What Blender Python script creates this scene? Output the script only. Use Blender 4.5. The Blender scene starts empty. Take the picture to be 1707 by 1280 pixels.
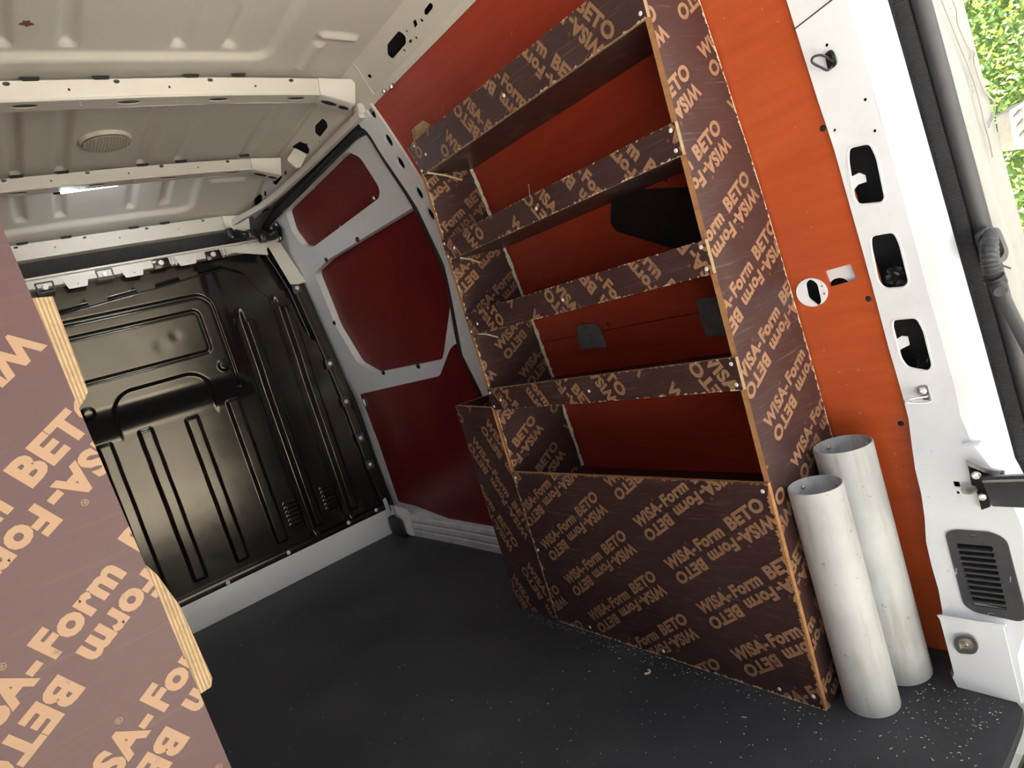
import bpy, bmesh, math, random
from mathutils import Vector, Matrix
from mathutils.geometry import delaunay_2d_cdt

random.seed(7)
S = bpy.context.scene
COL = S.collection

# ------------------------------------------------------------------ camera
# van axes: x = across (towards the sliding-door side), y = forward, z = up, floor at z = 0
F = 1070.0
RC = ((0.75305742, -0.59199358, -0.28713782),      # camera right
      (-0.3005456, 0.07871753, -0.95051349),       # camera down
      (0.58530066, 0.80208924, -0.11864225))       # camera forward
CP = Vector((0, 0, 1.0))
cam_d = bpy.data.cameras.new('camera')
cam_d.sensor_fit = 'HORIZONTAL'
cam_d.sensor_width = 36
cam_d.lens = 36 * F / 1707
cam_d.clip_start = 0.02
cam = bpy.data.objects.new('camera', cam_d)
COL.objects.link(cam)
m = Matrix.Identity(4)
for i in range(3):
    m[i][0] = RC[0][i]; m[i][1] = -RC[1][i]; m[i][2] = -RC[2][i]; m[i][3] = CP[i]
cam.matrix_world = m
S.camera = cam

# ------------------------------------------------------------------ light
SKY_STRENGTH = 0.09
EXPOSURE = 1.42
w = bpy.data.worlds.new('world'); S.world = w; w.use_nodes = True
nt = w.node_tree; nt.nodes.clear()
wo = nt.nodes.new('ShaderNodeOutputWorld'); bg = nt.nodes.new('ShaderNodeBackground')
sky = nt.nodes.new('ShaderNodeTexSky'); sky.sky_type = 'NISHITA'
sky.sun_disc = False
sky.sun_elevation = math.radians(49); sky.sun_rotation = math.radians(-50)
sky.air_density = 1.0; sky.dust_density = 4.0; sky.ozone_density = 1.0
nt.links.new(sky.outputs[0], bg.inputs[0]); bg.inputs[1].default_value = SKY_STRENGTH
nt.links.new(bg.outputs[0], wo.inputs[0])
sd = bpy.data.lights.new('sun', 'SUN'); sd.energy = 15.0; sd.angle = math.radians(1.0); sd.color = (1, .97, .92)
so = bpy.data.objects.new('sun', sd); COL.objects.link(so)
so.rotation_euler = Vector((-0.5, 0.42, 0.757)).to_track_quat('Z', 'Y').to_euler()
S.view_settings.view_transform = 'Standard'
S.view_settings.look = 'None'
S.view_settings.gamma = 1
S.view_settings.exposure = EXPOSURE
S.view_settings.use_curve_mapping = False

# ------------------------------------------------------------------ survey helpers
def ray(px, py):
    v = ((px - 853.5) / F, (py - 640) / F, 1.0)
    return Vector([sum(RC[k][i] * v[k] for k in range(3)) for i in range(3)])

def on(px, py, ax, val):
    r = ray(px, py); return CP + r * ((val - CP[ax]) / r[ax])

def onplane(px, py, p0, n):
    r = ray(px, py); return CP + r * ((Vector(p0) - CP).dot(Vector(n)) / r.dot(Vector(n)))

def lerp(t, xs, ys):
    if t <= xs[0]: return ys[0]
    for i in range(1, len(xs)):
        if t <= xs[i]:
            k = (t - xs[i - 1]) / (xs[i] - xs[i - 1]); return ys[i - 1] + k * (ys[i] - ys[i - 1])
    return ys[-1]

# inside face of the right-hand body side: leans in towards the roof
PZ = (-.3, 0, .3, .5, .7, .87, 1.0, 1.136, 1.3, 1.465, 1.6, 1.75, 2.0)
PX = (1.372, 1.37, 1.367, 1.362, 1.351, 1.337, 1.325, 1.311, 1.288, 1.263, 1.235, 1.20, 1.12)
def prof(z): return lerp(z, PZ, PX)

def onwall(px, py, off=0.0):
    r = ray(px, py); a, b = 0.2, 8.0
    g = lambda t: CP.x + t * r.x - prof(CP.z + t * r.z) - off
    for _ in range(50):
        c = (a + b) / 2
        if g(c) > 0: b = c
        else: a = c
    p = CP + r * b
    return (p.y, p.z)

def wallmap(off):
    # u = y, v = z; w > 0 towards the cabin
    return lambda u, v, w: (prof(v) + off - w, u, v)

# ------------------------------------------------------------------ materials
def mat(name, build):
    mm = bpy.data.materials.new(name); mm.use_nodes = True
    n = mm.node_tree; n.nodes.clear()
    o = n.nodes.new('ShaderNodeOutputMaterial'); p = n.nodes.new('ShaderNodeBsdfPrincipled')
    n.links.new(p.outputs[0], o.inputs[0])
    build(n, p)
    return mm

def N(n, t, **kw):
    x = n.nodes.new(t)
    for k, v in kw.items():
        if k.startswith('i_'):
            x.inputs[k[2:].replace('_', ' ')].default_value = v
        else: setattr(x, k, v)
    return x

def coords(n, scale=(1, 1, 1), rot=(0, 0, 0), kind='Object'):
    c = N(n, 'ShaderNodeTexCoord'); mp = N(n, 'ShaderNodeMapping')
    mp.inputs['Scale'].default_value = scale; mp.inputs['Rotation'].default_value = rot
    n.links.new(c.outputs[kind], mp.inputs[0]); return mp.outputs[0]

def noise(n, vec, scale, detail=4, rough=.6):
    x = N(n, 'ShaderNodeTexNoise'); x.inputs['Scale'].default_value = scale
    x.inputs['Detail'].default_value = detail; x.inputs['Roughness'].default_value = rough
    n.links.new(vec, x.inputs['Vector']); return x.outputs['Fac']

def ramp(n, fac, stops):
    x = N(n, 'ShaderNodeValToRGB'); cr = x.color_ramp
    while len(cr.elements) < len(stops): cr.elements.new(.5)
    for e, (p, c) in zip(cr.elements, stops):
        e.position = p; e.color = (c, c, c, 1) if not isinstance(c, tuple) else (*c, 1)
    n.links.new(fac, x.inputs[0]); return x.outputs[0]

def mix(n, fac, a, b, blend='MIX'):
    x = N(n, 'ShaderNodeMix'); x.data_type = 'RGBA'; x.blend_type = blend
    for i, v in ((0, fac), (6, a), (7, b)):
        if isinstance(v, (int, float)): x.inputs[i].default_value = v
        elif isinstance(v, tuple): x.inputs[i].default_value = (*v, 1)
        else: n.links.new(v, x.inputs[i])
    return x.outputs[2]

def bump(n, p, h, strength=.2, dist=.002):
    b = N(n, 'ShaderNodeBump'); b.inputs['Strength'].default_value = strength; b.inputs['Distance'].default_value = dist
    n.links.new(h, b.inputs['Height']); n.links.new(b.outputs[0], p.inputs['Normal'])

def setp(p, col=None, rough=None, metal=None, spec=None, coat=None):
    if col: p.inputs['Base Color'].default_value = (*col, 1)
    if rough is not None: p.inputs['Roughness'].default_value = rough
    if metal is not None: p.inputs['Metallic'].default_value = metal
    if spec is not None: p.inputs['Specular IOR Level'].default_value = spec
    if coat: p.inputs['Coat Weight'].default_value = coat[0]; p.inputs['Coat Roughness'].default_value = coat[1]

def simple(name, col, rough=.5, metal=0, spec=.5, var=.12, scale=30):
    def b(n, p):
        setp(p, col, rough, metal, spec)
        f = noise(n, coords(n), scale)
        lo = tuple(c * (1 - var) for c in col); hi = tuple(min(1, c * (1 + var)) for c in col)
        n.links.new(mix(n, ramp(n, f, [(.3, 0), (.7, 1)]), lo, hi), p.inputs['Base Color'])
    return mat(name, b)

def paint(name, col, rough=.35, dirt=(.35, .31, .25), amount=.5, dscale=6):
    def b(n, p):
        setp(p, col, rough, 0, .5)
        v = coords(n)
        f = noise(n, v, dscale, 8, .7); g = noise(n, v, 55, 3, .6)
        msk = ramp(n, f, [(.52, 0), (.75, amount)])
        spots = ramp(n, g, [(.70, 0), (.74, amount)])
        c = mix(n, msk, col, tuple(.55 * a + .45 * d for a, d in zip(col, dirt)))
        c = mix(n, spots, c, dirt)
        n.links.new(c, p.inputs['Base Color'])
        n.links.new(ramp(n, f, [(.3, rough), (.7, rough + .15)]), p.inputs['Roughness'])
    return mat(name, b)

M = {}
M['white'] = paint('white_body_paint', (.78, .81, .83), .32, amount=.35)
M['jamb'] = paint('dirty_white_paint', (.38, .375, .345), .55, (.16, .145, .11), .8, 16)
M['cream'] = paint('roof_primer_paint', (.70, .675, .60), .33, (.40, .36, .29), .35, 4)
M['grey_plastic'] = simple('dark_grey_plastic', (.055, .055, .058), .5)
M['step'] = simple('pale_grey_step_plastic', (.66, .68, .70), .5)
M['rubber'] = simple('black_rubber', (.018, .018, .02), .55)
M['blackmetal'] = simple('black_metal', (.015, .015, .016), .35)
M['steel'] = simple('zinc_steel', (.55, .55, .53), .32, .9)
M['screw'] = simple('screw_zinc', (.80, .79, .76), .4, .15)
M['cab'] = simple('cab_lining_grey', (.30, .30, .31), .85)
M['cabdark'] = simple('cab_storage_dark', (.07, .07, .075), .9)
M['hole'] = simple('cavity_shade_and_joint_dark', (.02, .02, .022), .8)  # near-black: painted shade for holes and cavities, also dark joints

def b_bulk(n, p):
    setp(p, (.012, .012, .012), .24, 0, .75)
    p.inputs['Specular Tint'].default_value = (1, .9, .74, 1)
    v = coords(n)
    f = noise(n, v, 3.5, 8, .7)
    n.links.new(mix(n, ramp(n, f, [(.45, 0), (.7, .6)]), (.008, .008, .0085), (.016, .015, .013)), p.inputs['Base Color'])
    n.links.new(ramp(n, f, [(.3, .13), (.72, .24)]), p.inputs['Roughness'])
    bump(n, p, noise(n, v, 7, 3, .5), .06, .01)
M['bulk'] = mat('black_pressed_steel', b_bulk)

def b_floor(n, p):
    setp(p, (.025, .026, .028), .55, 0, .45)
    v = coords(n)
    f = noise(n, v, 2.2, 8, .65); fine = noise(n, v, 320, 2, .5)
    sc = noise(n, coords(n, (2, 90, 1), (0, 0, .6)), 2, 3, .5)
    c = mix(n, ramp(n, f, [(.35, 0), (.75, 1)]), (.026, .028, .032), (.070, .074, .081))
    c = mix(n, ramp(n, sc, [(.68, 0), (.8, .35)]), c, (.10, .10, .10))
    c = mix(n, ramp(n, fine, [(.66, 0), (.74, .5)]), c, (.12, .12, .12))
    n.links.new(c, p.inputs['Base Color'])
    n.links.new(ramp(n, f, [(.3, .45), (.7, .68)]), p.inputs['Roughness'])
    bump(n, p, fine, .3, .001)
M['floor'] = mat('black_rubber_floor', b_floor)

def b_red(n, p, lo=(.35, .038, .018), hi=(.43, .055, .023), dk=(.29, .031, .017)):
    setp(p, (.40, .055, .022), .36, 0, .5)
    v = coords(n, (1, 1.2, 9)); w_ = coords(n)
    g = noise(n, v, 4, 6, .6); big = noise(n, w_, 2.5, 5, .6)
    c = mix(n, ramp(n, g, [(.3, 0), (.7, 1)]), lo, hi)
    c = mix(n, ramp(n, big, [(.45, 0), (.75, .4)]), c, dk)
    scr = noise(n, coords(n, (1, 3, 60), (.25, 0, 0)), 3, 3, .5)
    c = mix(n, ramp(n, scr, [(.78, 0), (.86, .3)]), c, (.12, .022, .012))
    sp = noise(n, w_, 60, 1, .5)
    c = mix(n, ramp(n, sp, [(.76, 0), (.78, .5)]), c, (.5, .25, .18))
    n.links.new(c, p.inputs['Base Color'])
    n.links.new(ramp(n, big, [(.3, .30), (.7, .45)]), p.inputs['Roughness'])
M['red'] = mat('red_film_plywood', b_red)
def b_crim(n, p):
    setp(p, (.15, .012, .012), .33, 0, .22)
    f = noise(n, coords(n), 3, 6, .65)
    n.links.new(mix(n, ramp(n, f, [(.35, 0), (.75, 1)]), (.17, .009, .010), (.12, .009, .010)), p.inputs['Base Color'])
    n.links.new(ramp(n, f, [(.3, .28), (.7, .42)]), p.inputs['Roughness'])
M['red_daylit'] = mat('red_film_plywood_daylit', lambda n, p: b_red(n, p, (.42, .070, .018), (.53, .100, .024), (.36, .05, .016)))  # lit copy of the red film: daylight near the rear put into the colour
M['crimson'] = mat('crimson_film_plywood', b_crim)

def b_film(n, p, base=(.044, .021, .020), hi=(.062, .031, .029), scratch=.22, spec=.5):
    setp(p, base, .38, 0, spec)
    v = coords(n)
    f = noise(n, v, 7, 7, .65)
    c = mix(n, ramp(n, f, [(.35, 0), (.7, 1)]), base, hi)
    for k, (rot, sc, st) in enumerate((((.55, .4, .2), 120, 3), ((-.9, .7, .3), 90, 2.5), ((1.35, -.6, .8), 140, 4), ((.1, .1, 0), 60, 2))):
        s_ = noise(n, coords(n, (st, st, sc), rot), 2.2 + .6 * k, 2, .5)
        c = mix(n, ramp(n, s_, [(.655, 0), (.71, scratch)]), c, (.26, .19, .145))
    w_ = noise(n, v, 16, 8, .8)
    c = mix(n, ramp(n, w_, [(.63, 0), (.72, scratch * .9)]), c, (.16, .105, .07))
    n.links.new(c, p.inputs['Base Color'])
    n.links.new(ramp(n, f, [(.3, .32), (.75, .5)]), p.inputs['Roughness'])
M['film'] = mat('brown_film_plywood', b_film)
M['film_lit'] = mat('brown_film_plywood_lit', lambda n, p: b_film(n, p, (.080, .038, .037), (.100, .052, .050), .05, .3))  # less scratched; the strong light on the left panel is in its lighter colour

def b_print(n, p, col=(.36, .17, .08), wear=.50):
    setp(p, col, .5, 0, .4)
    v = coords(n)
    f = noise(n, v, 28, 8, .75)
    c = mix(n, ramp(n, f, [(wear, 0), (wear + .16, .85)]), col, (.075, .034, .03))
    n.links.new(c, p.inputs['Base Color'])
M['print'] = mat('tan_print_worn', lambda n, p: b_print(n, p, (.30, .165, .092), .56))
M['print_light'] = mat('tan_print', lambda n, p: b_print(n, p, (.34, .205, .115), .60))

def b_edge(n, p, a=(.50, .27, .12), b2=(.36, .16, .06), layers=5):
    setp(p, a, .7, 0, .3)
    uv = coords(n, (1, 1, 1), kind='UV')
    sx = N(n, 'ShaderNodeSeparateXYZ'); n.links.new(uv, sx.inputs[0])
    mu = N(n, 'ShaderNodeMath', operation='MULTIPLY'); mu.inputs[1].default_value = layers * math.pi * 2
    n.links.new(sx.outputs[1], mu.inputs[0])
    sn = N(n, 'ShaderNodeMath', operation='SINE'); n.links.new(mu.outputs[0], sn.inputs[0])
    ma = N(n, 'ShaderNodeMapRange'); ma.inputs[1].default_value = -1; n.links.new(sn.outputs[0], ma.inputs[0])
    st = ramp(n, ma.outputs[0], [(.35, 0), (.65, 1)])
    c = mix(n, st, a, b2)
    f = noise(n, coords(n), 60, 5, .7)
    c = mix(n, ramp(n, f, [(.45, 0), (.8, .6)]), c, tuple(x * .45 for x in b2))
    n.links.new(c, p.inputs['Base Color'])
M['edge'] = mat('plywood_edge', b_edge)
M['edge_light'] = mat('plywood_edge_fresh', lambda n, p: b_edge(n, p, (.43, .31, .175), (.27, .175, .085), 7))

def b_pipe(n, p):
    setp(p, (.5, .5, .47), .5, 0, .4)
    v = coords(n)
    f = noise(n, v, 9, 6, .6); s_ = noise(n, coords(n, (1, 1, .12)), 45, 4, .6); d = noise(n, v, 70, 3, .6)
    c = mix(n, ramp(n, f, [(.35, 0), (.7, 1)]), (.40, .405, .39), (.49, .495, .48))
    c = mix(n, ramp(n, s_, [(.52, 0), (.72, .55)]), c, (.29, .27, .22))
    c = mix(n, ramp(n, d, [(.66, 0), (.72, .55)]), c, (.15, .14, .12))
    n.links.new(c, p.inputs['Base Color'])
M['pipe'] = mat('grey_pvc', b_pipe)
M['tape'] = simple('grey_duct_tape', (.17, .175, .18), .42, .15, var=.25, scale=40)
M['blacktape'] = simple('black_sheet', (.014, .014, .013), .42, var=.4, scale=12)
M['caulk'] = simple('pale_splinters', (.62, .52, .34), .8, var=.35, scale=160)
M['rustspot'] = simple('brown_rust', (.22, .08, .03), .8, var=.5, scale=200)
M['bowhole'] = simple('bow_inside_shade', (.16, .16, .155), .7)  # grey that paints the shade inside the bows
M['ringsteel'] = simple('dull_ring_steel', (.30, .30, .29), .35, .8)
M['bead'] = simple('cream_sealant', (.72, .68, .54), .7, var=.25, scale=120)
M['leafa'] = simple('leaf_yellow_green', (.24, .30, .05), .5, var=.5, scale=8)
M['leafb'] = simple('leaf_green', (.07, .14, .03), .5, var=.5, scale=8)
M['ground'] = simple('tan_concrete', (.62, .585, .52), .85, var=.2, scale=20)
M['render'] = simple('bounce_wall_render', (.46, .45, .42), .9, var=.08, scale=12)
M['dust'] = simple('dusty_bumper', (.26, .21, .15), .85, var=.2, scale=40)
M['rust'] = paint('rusty_hinge_paint', (.66, .62, .52), .5, (.30, .16, .06), .9, 30)
M['speck'] = simple('sawdust', (.72, .66, .52), .8, var=.2, scale=200)

def b_led(n, p):
    setp(p, (.85, .87, .9), .15)
    p.inputs['Emission Color'].default_value = (.85, .92, 1, 1); p.inputs['Emission Strength'].default_value = 75.0
M['led'] = mat('lamp_tube_frosted', b_led)
def b_lens(n, p):
    setp(p, (.72, .66, .55), .2)
    p.inputs['Transmission Weight'].default_value = .35
M['lens'] = mat('lamp_lens_ribbed', b_lens)
M['lampback'] = simple('lamp_reflector', (.55, .47, .36), .3, .3)

# ------------------------------------------------------------------ object helpers
def link(name, me, mats, parent=None):
    o = bpy.data.objects.new(name, me)
    for mm in (mats if isinstance(mats, (list, tuple)) else [mats]):
        me.materials.append(M[mm] if isinstance(mm, str) else mm)
    COL.objects.link(o)
    if parent:
        o.parent = parent
        o.matrix_parent_inverse = Matrix.Translation(-Vector(parent.location)) if parent.type == 'EMPTY' else Matrix.Identity(4)
    return o

def from_bm(name, bm, mats, parent=None, smooth=False, angle=None):
    bmesh.ops.recalc_face_normals(bm, faces=bm.faces[:])
    me = bpy.data.meshes.new(name); bm.to_mesh(me); bm.free()
    if smooth:
        me.polygons.foreach_set('use_smooth', [True] * len(me.polygons))
        me.set_sharp_from_angle(angle=math.radians(angle or 35))
    return link(name, me, mats, parent)

def obj(name, vs, fs, mats, parent=None, smooth=False, angle=None, recalc=True):
    me = bpy.data.meshes.new(name); me.from_pydata([tuple(v) for v in vs], [], fs)
    if recalc:
        bm = bmesh.new(); bm.from_mesh(me); bmesh.ops.recalc_face_normals(bm, faces=bm.faces[:]); bm.to_mesh(me); bm.free()
    if smooth:
        me.polygons.foreach_set('use_smooth', [True] * len(me.polygons))
        me.set_sharp_from_angle(angle=math.radians(angle or 35))
    return link(name, me, mats, parent)

def empty(name, loc):
    o = bpy.data.objects.new(name, None); o.location = loc; o.empty_display_size = .05
    COL.objects.link(o); return o

def tag(o, label=None, cat=None, group=None, kind=None):
    if label: o['label'] = label
    if cat: o['category'] = cat
    if group: o['group'] = group
    if kind: o['kind'] = kind
    return o

def rpoly(pts, r, n=5):
    out = []; k = len(pts)
    for i in range(k):
        p = Vector(pts[i][:2]); a = Vector(pts[i - 1][:2]); b = Vector(pts[(i + 1) % k][:2])
        rr = r[i] if isinstance(r, (list, tuple)) else r
        da = (a - p); db = (b - p)
        t = min(rr, da.length * .48, db.length * .48)
        if t < 1e-6: out.append((p.x, p.y)); continue
        s = p + da.normalized() * t; e = p + db.normalized() * t
        for j in range(n + 1):
            q = j / n
            c = s * (1 - q) ** 2 + p * 2 * q * (1 - q) + e * q * q
            out.append((c.x, c.y))
    return out

def oval(cx, cy, rx, ry, n=14, rot=0):
    c, s = math.cos(rot), math.sin(rot)
    return [(cx + rx * math.cos(t) * c - ry * math.sin(t) * s, cy + rx * math.cos(t) * s + ry * math.sin(t) * c)
            for t in [2 * math.pi * i / n for i in range(n)]]

def inside(p, poly):
    r = False; j = len(poly) - 1
    for i in range(len(poly)):
        (xi, yi), (xj, yj) = poly[i], poly[j]
        if (yi > p[1]) != (yj > p[1]) and p[0] < (xj - xi) * (p[1] - yi) / (yj - yi) + xi: r = not r
        j = i
    return r

def panel(name, outer, holes, fmap, thick, mats, parent=None, step=None, smooth=True, bulge=None):
    """sheet with holes: 2-D outline, constrained Delaunay fill, mapped to 3-D and given thickness"""
    loops = [list(outer)] + [list(h) for h in holes]
    vs = []; es = []; fcs = []
    for lp in loops:
        if step:
            q = []
            for i in range(len(lp)):
                a = Vector(lp[i]); b = Vector(lp[(i + 1) % len(lp)]); k = max(1, int((b - a).length / step))
                q += [tuple(a + (b - a) * (j / k)) for j in range(k)]
            lp[:] = q
        s = len(vs); vs += [Vector(p) for p in lp]
        es += [(s + i, s + (i + 1) % len(lp)) for i in range(len(lp))]
        fcs.append(list(range(s, s + len(lp))))
    if step:
        xs = [p[0] for p in loops[0]]; ys = [p[1] for p in loops[0]]
        nx = int((max(xs) - min(xs)) / step); ny = int((max(ys) - min(ys)) / step)
        for i in range(1, nx + 1):
            for j in range(1, ny + 1):
                p = (min(xs) + i * step, min(ys) + j * step)
                if inside(p, loops[0]) and not any(inside(p, h) for h in loops[1:]): vs.append(Vector(p))
    r = delaunay_2d_cdt(vs, es, [], 0, 1e-7)
    v2, f2 = r[0], r[2]
    tris = []
    for f in f2:
        c = sum((v2[i] for i in f), Vector((0, 0))) / len(f)
        if inside(c, loops[0]) and not any(inside(c, h) for h in loops[1:]): tris.append(tuple(f))
    b = bulge or (lambda u, v: 0.0)
    n = len(v2)
    V = [fmap(p.x, p.y, b(p.x, p.y)) for p in v2] + [fmap(p.x, p.y, b(p.x, p.y) - thick) for p in v2]
    FS = [t for t in tris] + [tuple(i + n for i in reversed(t)) for t in tris]
    cnt = {}
    for t in tris:
        for i in range(len(t)):
            e = (t[i], t[(i + 1) % len(t)]); cnt[e] = 1
    for (a, c) in cnt:
        if (c, a) not in cnt: FS.append((a, a + n, c + n, c))
    return obj(name, V, FS, mats, parent, smooth, 30)

def frame(O, U, V):
    O, U, V = Vector(O), Vector(U).normalized(), Vector(V).normalized(); Nn = U.cross(V)
    return lambda u, v, w: O + U * u + V * v + Nn * w

def box(name, lo, hi, mats, parent=None, bev=0.0, fm=None):
    bm = bmesh.new(); bmesh.ops.create_cube(bm, size=1)
    for v in bm.verts:
        v.co = Vector([lo[i] + (v.co[i] + .5) * (hi[i] - lo[i]) for i in range(3)])
    if bev: bmesh.ops.bevel(bm, geom=bm.edges[:], offset=bev, segments=2, affect='EDGES', profile=.5)
    if fm:
        for v in bm.verts: v.co = fm(*v.co)
    return from_bm(name, bm, mats, parent, smooth=bool(bev))

def sweep(name, path, sec, mats, parent=None, up=(0, 0, 1), closed=True, caps=True, smooth=True, scale=None):
    """section (2-D, side/up) carried along a path"""
    P = [Vector(p) for p in path]; vs = []; fs = []; k = len(sec)
    for i, p in enumerate(P):
        t = (P[min(i + 1, len(P) - 1)] - P[max(i - 1, 0)]).normalized()
        s = t.cross(Vector(up)).normalized(); u2 = s.cross(t)
        q = scale[i] if scale else 1.0
        vs += [p + (s * a + u2 * b) * q for a, b in sec]
    for i in range(len(P) - 1):
        for j in range(k if closed else k - 1):
            a = i * k + j; b = i * k + (j + 1) % k
            fs.append((a, b, b + k, a + k))
    if caps and closed:
        fs.append(tuple(range(k - 1, -1, -1))); fs.append(tuple(range((len(P) - 1) * k, len(P) * k)))
    return obj(name, vs, fs, mats, parent, smooth, 40)

def circ(r, n=10, ry=None): return [(r * math.cos(2 * math.pi * i / n), (ry or r) * math.sin(2 * math.pi * i / n)) for i in range(n)]

def smoothpath(pts, n=6):
    P = [Vector(p) for p in pts]; out = []
    for i in range(len(P) - 1):
        p0 = P[max(i - 1, 0)]; p1 = P[i]; p2 = P[i + 1]; p3 = P[min(i + 2, len(P) - 1)]
        for j in range(n):
            t = j / n
            out.append(.5 * ((2 * p1) + (p2 - p0) * t + (2 * p0 - 5 * p1 + 4 * p2 - p3) * t * t + (3 * p1 - p0 - 3 * p2 + p3) * t ** 3))
    out.append(P[-1]); return out

_dome = {}
def stud(name, c, nrm, r, h, mats, parent, n=10):
    """small domed screw or rivet head; alike heads share their mesh"""
    key = (round(r, 4), round(h, 4), mats, n)
    if key not in _dome:
        vs = []; fs = []
        for k, (rr, hh) in enumerate(((1, 0), (1, .45), (.8, .85), (.35, 1), (.3, .72))):
            vs += [(rr * r * math.cos(2 * math.pi * i / n), rr * r * math.sin(2 * math.pi * i / n), hh * h) for i in range(n)]
        for k in range(4):
            fs += [(k * n + i, k * n + (i + 1) % n, (k + 1) * n + (i + 1) % n, (k + 1) * n + i) for i in range(n)]
        fs.append(tuple(range(4 * n, 5 * n)))
        me = bpy.data.meshes.new(name); me.from_pydata(vs, [], fs); me.materials.append(M[mats])
        _dome[key] = me
    o = bpy.data.objects.new(name, _dome[key]); COL.objects.link(o)
    mw = Vector(nrm).to_track_quat('Z', 'Y').to_matrix().to_4x4(); mw.translation = Vector(c)
    if parent:
        o.parent = parent
        o.matrix_parent_inverse = Matrix.Translation(-Vector(parent.location)) if parent.type == 'EMPTY' else Matrix.Identity(4)
    o.matrix_basis = mw
    return o

# ------------------------------------------------------------------ plywood boards with printed lettering
def text_tris(txt, bold=.018):
    cu = bpy.data.curves.new('t', 'FONT'); cu.body = txt; cu.size = 1; cu.offset = bold; cu.resolution_u = 3
    cu.space_character = 1.06
    o = bpy.data.objects.new('t', cu); COL.objects.link(o)
    dg = bpy.context.evaluated_depsgraph_get(); me = o.evaluated_get(dg).to_mesh(); me.calc_loop_triangles()
    T = [[(me.vertices[i].co.x, me.vertices[i].co.y) for i in t.vertices] for t in me.loop_triangles]
    o.evaluated_get(dg).to_mesh_clear(); bpy.data.objects.remove(o); bpy.data.curves.remove(cu)
    return T

CAPH, TLEN = .0285, .365
_cap = max(p[1] for t in text_tris('B', .048) for p in t)
WORD = []
for _w, _a, _z in (('WISA-', 0, .121), ('Form', .128, .2245), ('BETO', .247, .3635)):
    _t = text_tris(_w, .048); _x0 = min(p[0] for t in _t for p in t); _x1 = max(p[0] for t in _t for p in t)
    WORD += [[(_a + (x - _x0) / (_x1 - _x0) * (_z - _a), y / _cap * CAPH) for x, y in t] for t in _t]
_r = text_tris('\u00ae', .0)
_rx = min(p[0] for t in _r for p in t)
WORD += [[((x - _rx) * .0095 + .101, y * .0095 + CAPH * 1.03) for x, y in t] for t in _r]

def clip(poly, conv):
    out = poly
    for i in range(len(conv)):
        a, b = conv[i], conv[(i + 1) % len(conv)]
        ex, ey = b[0] - a[0], b[1] - a[1]
        d = lambda p: ex * (p[1] - a[1]) - ey * (p[0] - a[0])
        res = []
        for j in range(len(out)):
            p, q = out[j - 1], out[j]; dp, dq = d(p), d(q)
            if (dp >= 0) != (dq >= 0):
                t = dp / (dp - dq); res.append((p[0] + t * (q[0] - p[0]), p[1] + t * (q[1] - p[1])))
            if dq >= 0: res.append(q)
        out = res
        if len(out) < 3: return []
    return out

def ccw(poly):
    a = sum(poly[i - 1][0] * poly[i][1] - poly[i][0] * poly[i - 1][1] for i in range(len(poly)))
    return poly if a > 0 else poly[::-1]

def lettering(parent, fm, poly, ang, org, mats):
    poly = ccw(poly); c, s = math.cos(math.radians(ang)), math.sin(math.radians(ang))
    ux = [p[0] for p in poly]; uy = [p[1] for p in poly]
    rad = math.hypot(max(ux) - min(ux), max(uy) - min(uy)) / 2; cx, cy = (max(ux) + min(ux)) / 2, (max(uy) + min(uy)) / 2
    vs = []; fs = []
    for i in range(-9, 10):
        for j in range(-16, 17):
            for inv in (0, 1):
                ox = i * .424; oy = j * .123
                mx, my = ox + TLEN / 2, oy + (CAPH / 2 if not inv else -CAPH / 2 - .014)
                wx, wy = org[0] + c * mx - s * my, org[1] + s * mx + c * my
                if math.hypot(wx - cx, wy - cy) > rad + .21: continue
                for t in WORD:
                    q = []
                    for x, y in t:
                        if inv: x, y = TLEN - x, -y - .014
                        q.append((org[0] + c * (ox + x) - s * (oy + y), org[1] + s * (ox + x) + c * (oy + y)))
                    q = clip(q, poly)
                    if q:
                        b = len(vs); vs += [fm(u, v, .0005) for u, v in q]; fs.append(tuple(range(b, b + len(q))))
    if vs: return tag(obj('lettering', vs, fs, mats, parent, recalc=False), kind='stuff')

def board(name, fm, poly, thick, parent, text=None, face='film', edge='edge', pr='print', clip_poly=None, face_uv=None):
    """flat sheet of film-faced plywood; edge faces carry a UV across the layers"""
    poly = ccw(poly); n = len(poly)
    bm = bmesh.new(); uvl = bm.loops.layers.uv.new('UVMap')
    A = [bm.verts.new(fm(u, v, 0)) for u, v in poly]; B = [bm.verts.new(fm(u, v, -thick)) for u, v in poly]
    f0 = bm.faces.new(A); bm.faces.new(B[::-1])
    if face_uv:
        for lp, q in zip(f0.loops, poly): lp[uvl].uv = face_uv(*q)
    L = 0
    for i in range(n):
        j = (i + 1) % n
        f = bm.faces.new((A[i], B[i], B[j], A[j])); f.material_index = 1
        l2 = L + (Vector(poly[j]) - Vector(poly[i])).length
        for lp, uv in zip(f.loops, ((L, 0), (L, 1), (l2, 1), (l2, 0))): lp[uvl].uv = uv
        L = l2
    me = bpy.data.meshes.new(name); bm.to_mesh(me); bm.free()
    o = link(name, me, [face, edge], parent)
    if text:
        t = lettering(o, fm, clip_poly or poly, text[0], text[1], pr)
        if t and parent.type == 'EMPTY': t.matrix_parent_inverse = Matrix.Identity(4)
    return o

# ================================================================== SETTING
XL, XR, YR, YF = -0.40, 1.52, 0.44, 3.28          # left inner wall, right outer skin, rear threshold, bulkhead

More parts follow.
